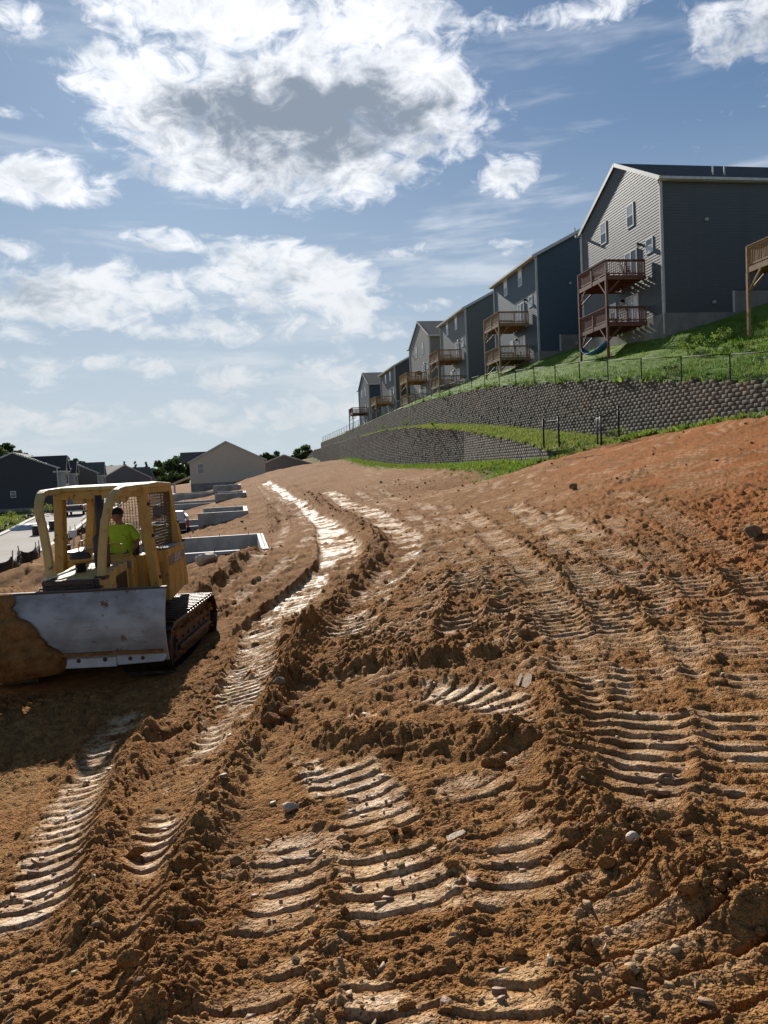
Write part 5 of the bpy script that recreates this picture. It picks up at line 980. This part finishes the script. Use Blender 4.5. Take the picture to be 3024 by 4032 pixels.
def dozer_extras():
    for sx in (-1, 1):
        for pts in ([(sx*.40, -1.3, 1.55), (sx*.52, -1.7, 1.62), (sx*.50, -2.1, 1.35), (sx*.47, -2.25, 1.0)], [(sx*.36, -1.25, 1.5), (sx*.58, -1.6, 1.45), (sx*.6, -2.0, 1.15)]): dz(MB().tube(pts, .018, 8), 'hydraulic_hose', M_GRIME, None, True, 0)
        for x, y, z in ((.86, 1.72, 2.45), (.95, 1.76, 2.05), (.80, .0, 2.9), (.84, .02, 2.3), (.90, .08, 1.5)): dz(MB().lathe([(.035, -.02), (.035, .02), (.02, .03)], 8, (sx*(x+.085), y-.02, z), 'x'), 'bolt', M_GRIME, None, False, 0)
        for y in np.linspace(-1.1, 1.3, 7): dz(MB().lathe([(.03, -.02), (.03, .02)], 8, (sx*1.565, y, .5), 'x'), 'bolt', M_GRIME, None, False, 0)
    rng = np.random.default_rng(77); V = []; F = []; b = 0
    for _ in range(420):                                          # mud packed on the track frames and floor
        sx = rng.choice([-1, 1]); w, f = clod_shape(0, .5, rng); s_ = rng.uniform(.02, .06); c = np.array([sx*rng.uniform(1.2, 1.6), rng.uniform(-1.3, 1.5), rng.choice([.66, .30])+rng.normal(0, .03)]); V.append(w*s_*np.array([1.3, 1.3, .7])+c); F.append(f+b); b += len(w)
    tag(obj('packed_mud', npmesh('packed_mud', np.vstack(V), np.vstack(F), M_DIRT), None, doz), kind='stuff')
dozer_extras()
def soil_heap():
    nx, nz = 70, 46; V = []
    for a in np.linspace(0, 1, nx):
        for t in np.linspace(0, 1, nz):
            z = .40+1.23*t; bx_ = .15-.80*max(0, t-.12)**.8+.16*float(fbm(np.array([t*4.]), np.array([1.5]), 4, 15)[0]); x = -1.95+(bx_+1.95)*a; tt = (z-.5)/1.13
            e = min(1, (1-a)*3.2)**.6*min(1, (1-t)*5+.02)**.5; y = -2.52+.16*(4*(tt-.45)**2-.5)-.02; k = float(fbm(np.array([x*2.6]), np.array([z*3.2]), 5, 8)[0])
            V.append((x, y-e*(.12+.34*(1-t)+.13*k)+.015, z+.03*k*e))
    i = np.arange(nx*nz).reshape(nx, nz); F = np.stack([i[:-1, :-1], i[1:, :-1], i[1:, 1:], i[:-1, 1:]], -1).reshape(-1, 4)
    o = obj('soil_heap', npmesh('soil_heap', V, F, M_CLOD, True), loc=DZ); m_ = o.modifiers.new('s', 'SOLIDIFY'); m_.thickness = .05; m_.offset = 1
    tag(o, 'brown soil caked and heaped against one half of the bulldozer blade', 'soil heap')
    MB().box(.0, 1.74, -2.62, -2.50, .655, .70).build('soil_smear', M_CLOD, o)
soil_heap()
# ------------------------------------------------------------------ operator
def skinobj(name, verts, edges, radii, m_, parent=None, loc=None, rootv=0, sub=2, smooth=True):
    me = bpy.data.meshes.new(name); me.from_pydata(verts, edges, []); o = obj(name, me, m_, parent, loc); md = o.modifiers.new('skin', 'SKIN'); md.use_smooth_shade = smooth
    for v, r_ in zip(me.skin_vertices[0].data, radii): v.radius = r_ if isinstance(r_, tuple) else (r_, r_)
    me.skin_vertices[0].data[rootv].use_root = True; s_ = o.modifiers.new('sub', 'SUBSURF'); s_.levels = sub; s_.render_levels = sub; return o
M_SKIN = mat('skin', (.33, .15, .10), .55, (.28, .12, .085), 6); M_HIVIS = mat('hi_vis_cotton', (.42, .62, .035), .8, (.36, .55, .03), 5, .5, 14); M_JEAN = mat('denim', (.018, .032, .075), .85, (.03, .05, .10), 8, .4, 60); M_CAP = mat('navy_cap', (.008, .016, .035), .8); M_BOOT = mat('boot_leather', (.05, .03, .018), .6)
def operator():
    L = (DZ[0]+.02, DZ[1]+.86, DZ[2]); hip = 1.80
    # body: pelvis, spine, neck, head base, arms, legs (skin); x right in the picture, -y forward
    v = [(0, 0, hip), (0, .02, 2.0), (0, .03, 2.22), (0, .02, 2.42), (0, .0, 2.53), (-.02, -.01, 2.60),
         (-.2, .02, 2.40), (-.33, -.08, 2.14), (-.24, -.34, 2.05), (.2, .02, 2.40), (.34, -.02, 2.15), (.36, -.28, 2.03), (-.11, -.02, hip-.02), (-.16, -.46, 1.80), (-.16, -.60, 1.40), (.11, -.02, hip-.02), (.17, -.46, 1.80), (.18, -.60, 1.40)]
    e = [(0, 1), (1, 2), (2, 3), (3, 4), (4, 5), (3, 6), (6, 7), (7, 8), (3, 9), (9, 10), (10, 11), (0, 12), (12, 13), (13, 14), (0, 15), (15, 16), (16, 17)]
    r_ = [(.17, .13), (.19, .15), (.19, .14), (.15, .10), .058, .055, .075, .058, .036, .075, .058, .036, .10, .082, .055, .10, .082, .055]
    body = skinobj('person', v, e, r_, M_SKIN, None, L); tag(body, 'bulldozer operator in lime shirt and navy cap looking aside from the seat', 'person')
    # head turned to the picture left: ellipsoid with brow, nose, chin, ear
    hv, hf = ico(3); hd = hv*np.array([.098, .080, .125]); 
    for i, p in enumerate(hv):
        if p[0] < -.2 and p[2] < -.2: hd[i, 0] -= .012*(-p[0]); 
        nose = math.exp(-((p[1]/.16)**2+((p[2]+.12)/.22)**2)) if p[0] < 0 else 0; hd[i, 0] -= .030*nose
        eye = math.exp(-((abs(p[1])-.38)**2/.02+((p[2]-.10)/.14)**2)) if p[0] < 0 else 0; hd[i, 0] += .008*eye
        if p[2] < -.3: hd[i, 1] *= .86
        mouth = math.exp(-((p[1]/.3)**2+((p[2]+.50)/.06)**2)) if p[0] < 0 else 0; hd[i, 0] += .006*mouth
    hl = Vector((-.03, -.02, 2.66)); h = obj('head', npmesh('head', hd, hf, M_SKIN, True), None, body, hl, (0, 0, R(18)))
    for sy in (-1, 1): o = obj('ear', npmesh('ear', ico(1)[0]*np.array([.022, .010, .034])+np.array([.012, sy*.080, .0]), ico(1)[1], M_SKIN, True), None, h)
    for sy in (-.030, .030): obj('eye', npmesh('eye', ico(1)[0]*.011+np.array([-.088, sy, .014]), ico(1)[1], M_LAMP, True), None, h)
    obj('hair', npmesh('hair', np.array([p*np.array([.101, .083, .115]) for p in ico(2)[0]])+np.array([.008, 0, .01]), [f for f in ico(2)[1] if np.mean(ico(2)[0][f], 0)[0] > .1 and np.mean(ico(2)[0][f], 0)[2] > -.3], mat('grey_hair', (.12, .10, .09), .8), True), None, h)
    cap = MB().lathe([(.112, .045), (.114, .08), (.105, .12), (.075, .152), (.03, .166)], 16, (.004, 0, 0)).build('cap', M_CAP, h, smooth=True); bv = []
    for a in np.linspace(-1.15, 1.15, 9): bv.append((-.10*math.cos(a), .098*math.sin(a), .062))
    n = len(bv); out = [(-.10*math.cos(a)-.09*math.cos(a)**.7, .092*math.sin(a), .040) for a in np.linspace(-1.15, 1.15, n)]; MB().add(bv+out+[(p[0], p[1], p[2]-.008) for p in bv+out], [(i, i+1, n+i+1, n+i) for i in range(n-1)]+[(2*n+i, 3*n+i, 3*n+i+1, 2*n+i+1) for i in range(n-1)]+[(n+i, n+i+1, 3*n+i+1, 3*n+i) for i in range(n-1)]).build('cap_brim', M_CAP, h)
    # loose shirt over torso and upper arms
    sv = [(0, 0, hip+.02), (0, .01, 2.0), (0, .02, 2.2), (0, .02, 2.40), (0, .01, 2.49), (-.19, .02, 2.405), (-.27, -.02, 2.28), (-.335, -.07, 2.14), (.19, .02, 2.405), (.28, .0, 2.28), (.345, -.02, 2.14)]
    skinobj('shirt', sv, [(0, 1), (1, 2), (2, 3), (3, 4), (3, 5), (5, 6), (6, 7), (3, 8), (8, 9), (9, 10)], [(.24, .19), (.265, .215), (.25, .19), (.18, .135), (.085, .085), .10, .102, .105, .10, .102, .105], M_HIVIS, body)
    MB().box(.06, .17, -.235, -.215, 2.20, 2.30).build('shirt_pocket', M_HIVIS, body); MB().box(.12, .15, -.24, -.225, 2.285, 2.30).build('pocket_pen', M_LAMP, body)
    skinobj('jeans', [(0, 0, hip), (-.12, -.03, hip-.02), (-.16, -.47, 1.80), (-.16, -.61, 1.38), (.12, -.03, hip-.02), (.17, -.47, 1.80), (.18, -.61, 1.38)], [(0, 1), (1, 2), (2, 3), (0, 4), (4, 5), (5, 6)], [(.21, .17), .125, .10, .078, .125, .10, .078], M_JEAN, body)
    for x in (-.16, .18): MB().prism([(-.10, 1.25), (.10, 1.25), (.10, 1.42), (0, 1.42), (-.20, 1.32), (-.20, 1.25)], x-.05, x+.05, 'x').build('boot', M_BOOT, body, (0, -.63, 0), bevel=.02)
    # hands with separate fingers closed on the levers
    for sx, (hx, hy, hz) in ((-1, (-.235, -.39, 2.04)), (1, (.362, -.33, 2.02))):
        pv = [(hx, hy+.05, hz+.005), (hx, hy, hz)]; pe = [(0, 1)]; pr = [(.03, .02), (.04, .022)]
        for k in range(4):
            o = (k-1.5)*.02; b = len(pv); l = (.030, .036, .034, .026)[k]; pv += [(hx+o, hy-.035, hz+.004), (hx+o, hy-.035-l, hz-.012), (hx+o, hy-.03-l*.8, hz-.040)]; pe += [(1, b), (b, b+1), (b+1, b+2)]; pr += [.010, .009, .008]
        b = len(pv); pv += [(hx-sx*.04, hy-.005, hz-.005), (hx-sx*.045, hy-.035, hz-.02)]; pe += [(1, b), (b, b+1)]; pr += [.011, .009]; skinobj('hand', pv, pe, pr, M_SKIN, body, sub=1)
operator()
# ------------------------------------------------------------------ vehicles and site clutter along the street
SD = math.atan2(.262, 1)                                         # street direction, left of straight ahead
M_CARB = mat('black_car_paint', (.010, .010, .012), .25, None, spec=.6); M_CHROME = mat('chrome_trim', (.55, .55, .56), .25, metal=.8); M_TYRE = mat('tyre_rubber', (.012, .012, .012), .8); M_RED = mat('red_lens', (.25, .01, .008), .25); M_RIM = mat('wheel_rim', (.25, .25, .26), .35, metal=.7)
def wheels(root, xs, ys, r, w=.24):
    for x in xs:
        for y in ys: t = MB().lathe([(r*.6, -w/2), (r, -w/2+.03), (r, w/2-.03), (r*.6, w/2)], 20, (x, y, r), 'x').build('tyre', M_TYRE, root, smooth=True); MB().lathe([(r*.2, -w/2-.01), (r*.62, -w/2+.0), (r*.62, w/2+0), (r*.2, w/2+.01)], 14, (x, y, r), 'x').build('rim', M_RIM, t)
def pickup(loc, rz, label):
    """rear at y=0, front at +y"""
    t = empty('pickup_truck', loc, rz, label, 'truck'); W2 = .98
    body = MB().prism([(0, .52), (0, 1.12), (1.75, 1.14), (1.8, 1.16), (3.9, 1.16), (5.35, 1.10), (5.5, .95), (5.5, .50), (4.85, .45), (4.75, .78), (4.5, .9), (4.2, .9), (3.95, .78), (3.85, .45), (1.65, .45), (1.55, .78), (1.3, .9), (1.0, .9), (.75, .78), (.65, .45)], -W2, W2, 'x').build('body', M_CARB, t, bevel=.04)
    MB().box(-W2+.12, W2-.12, .1, 1.7, .72, 1.20).build('bed', M_GRIME, body)
    MB().prism([(1.78, 1.14), (1.92, 1.80), (2.2, 1.88), (3.4, 1.86), (4.05, 1.15)], -.82, .82, 'x').build('cab', M_CARB, t, bevel=.06); MB().prism([(1.79, 1.25), (1.88, 1.72), (1.86, 1.72), (1.77, 1.25)], -.68, .68, 'x').build('rear_window', M_GLASS, t)
    for sx in (-1, 1): MB().prism([(2.0, 1.22), (2.12, 1.74), (3.3, 1.74), (3.75, 1.22)], sx*.825-.006, sx*.825+.006, 'x').build('side_window', M_GLASS, t); MB().box(sx*.86-.09, sx*.86+.09, -.02, .03, .82, 1.08).build('tail_light', M_RED, t); MB().box(sx*1.08-.1, sx*1.08+.1, 3.55, 3.68, 1.15, 1.36).build('wing_mirror', M_CARB, t)
    MB().box(-.72, .72, -.025, .02, .62, 1.10).build('tailgate', M_CARB, t, bevel=.02); MB().box(-.94, .94, -.16, .02, .46, .60).build('rear_bumper', M_CHROME, t, bevel=.02); MB().box(-.16, .16, -.18, -.155, .50, .59).build('number_plate', M_WHITE, t); MB().box(-.7, .7, -.03, .03, 1.09, 1.14).build('tailgate_trim', M_CHROME, t)
    wheels(t, (-.86, .86), (1.15, 4.35), .39); return t
def put(px, D, dz_=0.): p = at(*px, D); return (p[0], p[1], (street_z(D) if p[0] < street_x(D, 1) else float(full_ground(np.array([p[0]]), np.array([p[1]]), np.array([.1]))[0][0]))+dz_)
pickup(put((292, 2030), 84), SD, 'black pickup truck parked on the street facing away')
def trailer(loc, rz):
    t = empty('cargo_trailer', loc, rz, 'dark low trailer parked on the street ahead of the black pickup', 'trailer'); MB().box(-1.1, 1.1, 0, 5, .55, 1.75).build('box', mat('trailer_grey', (.07, .072, .075), .5), t, bevel=.03); MB().box(-1.12, 1.12, -.03, 5.03, 1.75, 1.82).build('top_rail', M_CHROME, t); wheels(t, (-1.0, 1.0), (2.0, 2.9), .36); MB().beam((0, 5, .6), (0, 6.2, .6), .1).build('drawbar', M_GRIME, t)
trailer(put((362, 2012), 97), SD)
def parked_car(loc, rz, m_, label):
    t = empty('parked_car', loc, rz, label, 'car'); MB().prism([(0, .4), (0, .95), (.5, 1.02), (.95, 1.42), (2.5, 1.45), (3.3, 1.0), (4.4, .88), (4.5, .45), (3.9, .32), (.7, .32)], -.88, .88, 'x').build('body', m_, t, bevel=.06); MB().prism([(.55, 1.03), (.95, 1.36), (.93, 1.38), (.5, 1.05)], -.7, .7, 'x').build('rear_window', M_GLASS, t)
    for sx in (-1, 1): MB().prism([(.95, 1.03), (1.1, 1.36), (2.45, 1.38), (3.1, 1.02)], sx*.885-.006, sx*.885+.006, 'x').build('side_window', M_GLASS, t); MB().box(sx*.72-.1, sx*.72+.1, -.015, .03, .72, .9).build('tail_light', M_RED, t)
    wheels(t, (-.8, .8), (.85, 3.6), .32, .2)
parked_car(put((445, 1968), 118), SD, mat('silver_paint', (.45, .46, .48), .3, metal=.4), 'silver car on the street beyond the operator'); parked_car(put((480, 1958), 135), SD, mat('white_paint', (.7, .7, .7), .3), 'white car farther along the street beyond the silver one')
def skid(loc, rz):
    t = empty('skid_loader', loc, rz, 'white compact loader with a red side standing among the foundations', 'loader'); t.scale = (.72, .72, .72); mw = mat('loader_white', (.62, .61, .58), .5, (.5, .48, .45), 4); mr = mat('loader_red', (.42, .02, .02), .45)
    MB().prism([(-.1, .35), (2.3, .35), (2.3, .9), (1.9, 1.05), (1.6, 1.95), (.55, 1.95), (.4, 1.2), (-.1, 1.15)], -.55, .55, 'x').build('body', mw, t, bevel=.04); MB().prism([(.65, 1.2), (1.5, 1.2), (1.4, 1.85), (.68, 1.85)], -.56, .56, 'x').build('cab_window', M_GLASS, t)
    for sx in (-1, 1):
        MB().prism([(.05, .05), (2.2, .05), (2.45, .3), (2.2, .62), (.05, .62), (-.2, .3)], sx*.72-.15, sx*.72+.15, 'x').build('track', M_TYRE, t, bevel=.03); a = MB().prism([(-.2, 1.1), (-.1, 1.55), (.6, 1.75), (2.3, 1.2), (2.9, .4), (2.7, .3), (2.1, 1.0), (.6, 1.5), (.1, 1.3)], sx*.66-.07, sx*.66+.07, 'x').build('lift_arm', mw, t); MB().lathe([(.08, -.1), (.08, .1)], 12, (sx*.66, -.05, 1.4), 'x').build('arm_pin', M_GRIME, a)
    MB().box(.60, .74, -.25, .1, .62, 1.25).build('red_tower', mr, t); MB().prism([(2.8, .05), (3.4, .05), (3.3, .12), (2.95, .7), (2.8, .7)], -.9, .9, 'x').build('bucket', M_GRIME, t); MB().box(-.5, .5, -.14, -.09, .45, 1.0).build('rear_grille', M_GRIME, t)
skid(put((706, 2064), 45), R(25))
M_SILT = mat('silt_fabric', (.014, .014, .016), .75, (.03, .029, .028), 3, .4, 25); M_SILTG = mat('dusty_silt_fabric', (.035, .036, .036), .8, (.075, .07, .06), 3, .4, 25)
def silt(path, h, m_, label, seed):
    rng = np.random.default_rng(seed); c = path[0]; root = empty('silt_fence', (c[0], c[1], g_at(*c)), 0, label, 'fence'); o = root.location; V = []; n = 0; rows = 5
    P = np.array(path); L = np.r_[0, np.cumsum(np.hypot(*np.diff(P, axis=0).T))]; S = np.arange(0, L[-1], .22)
    for s in S:
        x, y = np.interp(s, L, P[:, 0]), np.interp(s, L, P[:, 1]); z = g_at(x, y); f = (s % 2.2)/2.2; sag = h*(.72+.28*(2*abs(f-.5))**1.5)
        for r in range(rows): k = r/(rows-1); V.append((x-o[0]+.10*math.sin(s*2.1+r)*k+.05*rng.normal()*k, y-o[1]+.06*rng.normal()*k, z-o[2]-.06+sag*k))
    i = np.arange(len(S)*rows).reshape(len(S), rows); F = np.stack([i[:-1, :-1], i[1:, :-1], i[1:, 1:], i[:-1, 1:]], -1).reshape(-1, 4); f = obj('fabric', npmesh('fabric', V, F, m_, True), None, root); md = f.modifiers.new('s', 'SOLIDIFY'); md.thickness = .012
    st = MB().box(-.02, .02, -.02, .02, -.3, h*1.25).mesh('stake', M_PINED)
    for s in np.arange(0, L[-1], 2.2): x, y = np.interp(s, L, P[:, 0]), np.interp(s, L, P[:, 1]); obj('stake', st, None, root, (x-o[0]+.05, y-o[1], g_at(x, y)-o[2]), (rng.normal(0, .06), rng.normal(0, .06), 0))
silt([(street_x(D, 1)+1.0+.3*math.sin(D), D) for D in (36.2, 38, 40, 42.5, 45, 48)], .85, M_SILT, 'black silt fence sagging between stakes along the near kerb', 2)
silt([(street_x(D, 1)+1.5+.5*math.sin(D), D) for D in (52, 56, 60, 65, 71)], .8, M_SILT, 'torn black silt fence farther along the near kerb beside the white post', 3)
silt([(street_x(D, -1)-1.0-.2*math.sin(D*.7), D) for D in np.arange(46, 100, 4)], .62, M_SILTG, 'dusty grey silt fence between the street and the tall grass', 4)
def crate(loc, rz, w, d, h, m_, name, label, cat):
    t = empty(name, loc, rz, label, cat); MB().box(-w/2, w/2, -d/2, d/2, 0, h).build('body', m_, t, bevel=.03); MB().box(-w/2-.03, w/2+.03, -d/2-.03, d/2+.03, h, h+.06).build('lid', m_, t, bevel=.015)
crate(put((326, 2140), 34), .5, .95, .6, .55, mat('bin_black', (.02, .021, .022), .5), 'utility_box', 'black plastic box standing in the dirt by wooden stakes', 'box'); crate(put((248, 2128), 38), -.2, .5, .5, .75, M_SILT, 'rubbish_bin', 'black bin beside the sagging silt fence', 'bin')
p = put((289, 2112), 48); t = empty('mailbox_post', p, 0, 'white post with a bracket by the near kerb', 'post'); MB().box(-.05, .05, -.05, .05, 0, 1.15).build('post', M_WHITE, t); MB().box(-.20, .2, -.08, .08, .75, 1.2).build('plate', M_WHITE, t)
for (px, D, tl, lb) in (((334, 2128), 33, .08, 'grey wooden stake leaning over the black plastic box'), ((323, 2090), 36, -.05, 'tall dark stake behind the leaning grey stake')):
    tag(MB().box(-.04, .04, -.03, .03, -.3, 1.3).build('wooden_stake', M_PINED if tl < 0 else mb, loc=put(px, D), rot=(0, tl, 0)), lb, 'stake')
for px, D, L_, rz, lb in (((42, 2203), 40, .9, .9, 'loose pale board lying on the street'), ((45, 2242), 33, 1.1, .5, 'pale plank in the mud beside the kerb'), ((280, 2168), 28, 1.0, .5, 'greenish plank on the spoil behind the bulldozer'), ((310, 2178), 26, 1.6, .4, 'long white plank on the spoil behind the bulldozer'), ((55, 2252), 32, .7, .2, 'short flat plank next to the mud plank')):
    q = put(px, D); tag(MB().box(-L_/2, L_/2, -.09, .09, 0, .05).build('plank', mat('plank_wood', (.55, .47, .36), .7), loc=(q[0], q[1], q[2]+.04), rot=(.05, -.12, rz)), lb, 'plank')
def tarp(loc):
    rng = np.random.default_rng(8); n = 18; V = [((i/(n-1)-.5)*4, (j/(n-1)-.5)*2, .55*max(0, 1-(2*abs(j/(n-1)-.5))**2)*max(0, 1-(2*abs(i/(n-1)-.5))**3)+.12*rng.random()) for i in range(n) for j in range(n)]; i = np.arange(n*n).reshape(n, n); F = np.stack([i[:-1, :-1], i[1:, :-1], i[1:, 1:], i[:-1, 1:]], -1).reshape(-1, 4)
    o = obj('tarpaulin', npmesh('tarpaulin', V, F, mat('white_tarp', (.55, .55, .55), .5, (.35, .35, .36), 3), True), loc=loc, rot=(0, 0, .3)); md = o.modifiers.new('s', 'SOLIDIFY'); md.thickness = .02; tag(o, 'crumpled white tarpaulin heap on the grass verge', 'tarpaulin')
q = put((112, 2026), 72); tarp((q[0], q[1], g_at(q[0], q[1])+.02))
for k, (px, D, lb) in enumerate((((142, 2034), 66, 'dark drum beside the white tarpaulin'), ((208, 2030), 70, 'dark barrel near the black pickup'))):
    q = put(px, D); t = empty('drum', (q[0], q[1], g_at(q[0], q[1])), 0, lb, 'drum'); MB().lathe([(.38, 0), (.4, .03), (.4, .45), (.42, .47), (.4, .5), (.4, .92), (.36, .95)], 18).build('shell', mat('drum_dark', (.025, .022, .02), .6, (.06, .035, .02), 4), t, smooth=True); MB().lathe([(.41, .9), (.41, .96), (.3, .965)], 18).build('lid', M_GRIME, t)
for px, D, h, lb in (((60, 2020), 74, 1.1, 'rounded grassy bush by the tarpaulin'), ((205, 1995), 88, 1.6, 'tall shrub at the front corner of the charcoal house'), ((30, 2015), 80, 1.2, 'weedy bush below the charcoal house wall'), ((150, 2000), 90, 1.0, 'low shrub on the charcoal house lawn')):
    q = put(px, D); plant('shrub', (q[0], q[1], g_at(q[0], q[1])), h, h*.9, lb, rngp, 350, M_DRY)

# ------------------------------------------------------------------ things on and under the decks
def hl(loc, x, y, z): return (loc[0]+x*math.cos(RA)-y*math.sin(RA), loc[1]+x*math.sin(RA)+y*math.cos(RA), loc[2]+z)
def hammock():
    L0 = HS[0]['loc']; n = 16; V = []
    for i in range(n):
        f = i/(n-1); zc = -1.35-.55*(1-(2*f-1)**2); w = .45*math.sin(math.pi*min(max(f, .02), .98))**.6
        for k in (-1, -.5, 0, .5, 1): V.append((.05*k*0-2.7+w*k, 2.05+3.8*f, zc+.14*k*k))
    i = np.arange(n*5).reshape(n, 5); F = np.stack([i[:-1, :-1], i[:-1, 1:], i[1:, 1:], i[1:, :-1]], -1).reshape(-1, 4)
    t = empty('hammock', L0, RA, 'blue hammock slung under the red stained deck', 'hammock'); c = obj('cloth', npmesh('cloth', V, F, mat('blue_nylon', (.02, .13, .45), .6), True), None, t); m_ = c.modifiers.new('s', 'SOLIDIFY'); m_.thickness = .01
hammock()
def chair(loc, rz, label):
    t = empty('deck_chair', loc, rz, label, 'chair'); m_ = mat('patio_dark', (.03, .018, .014), .5); MB().box(-.25, .25, -.25, .25, .38, .43).build('seat', m_, t); MB().beam((0, .24, .42), (0, .42, 1.0), .48, .04, (0, 1, 0)).build('backrest', m_, t)
    for x in (-.24, .24):
        for y in (-.22, .22): MB().box(x-.02, x+.02, y-.02, y+.02, 0, .40).build('leg', m_, t)
        MB().box(x-.03, x+.03, -.25, .3, .60, .64).build('armrest', m_, t)
L0 = HS[0]['loc']; chair(hl(L0, -1.0, 2.6, 2.80), RA+1.2, 'dark patio chair at the wall end of the red stained upper deck'); 
t = empty('patio_table', hl(L0, -1.9, 4.5, 2.80), RA, 'dark low patio table on the red stained upper deck', 'table'); MB().box(-.5, .5, -.5, .5, .55, .6).build('table_top', bpy.data.materials['patio_dark'], t)
for x in (-.42, .42):
    for y in (-.42, .42): MB().box(x-.03, x+.03, y-.03, y+.03, 0, .55).build('leg', bpy.data.materials['patio_dark'], t)
L4 = HS[3]['loc']; t = empty('grill', hl(L4, -.9, 3.4, 2.75), RA, 'dark covered grill on the light pine deck of the tan house', 'grill'); MB().box(-.5, .5, -.3, .3, .75, 1.05).build('body', bpy.data.materials['patio_dark'], t); MB().lathe([(.5, 0), (.42, .18), (.1, .28)], 12, (0, 0, 1.05)).build('lid', bpy.data.materials['patio_dark'], t)
for x in (-.4, .4): MB().box(x-.04, x+.04, -.2, .2, 0, .75).build('leg', bpy.data.materials['patio_dark'], t)
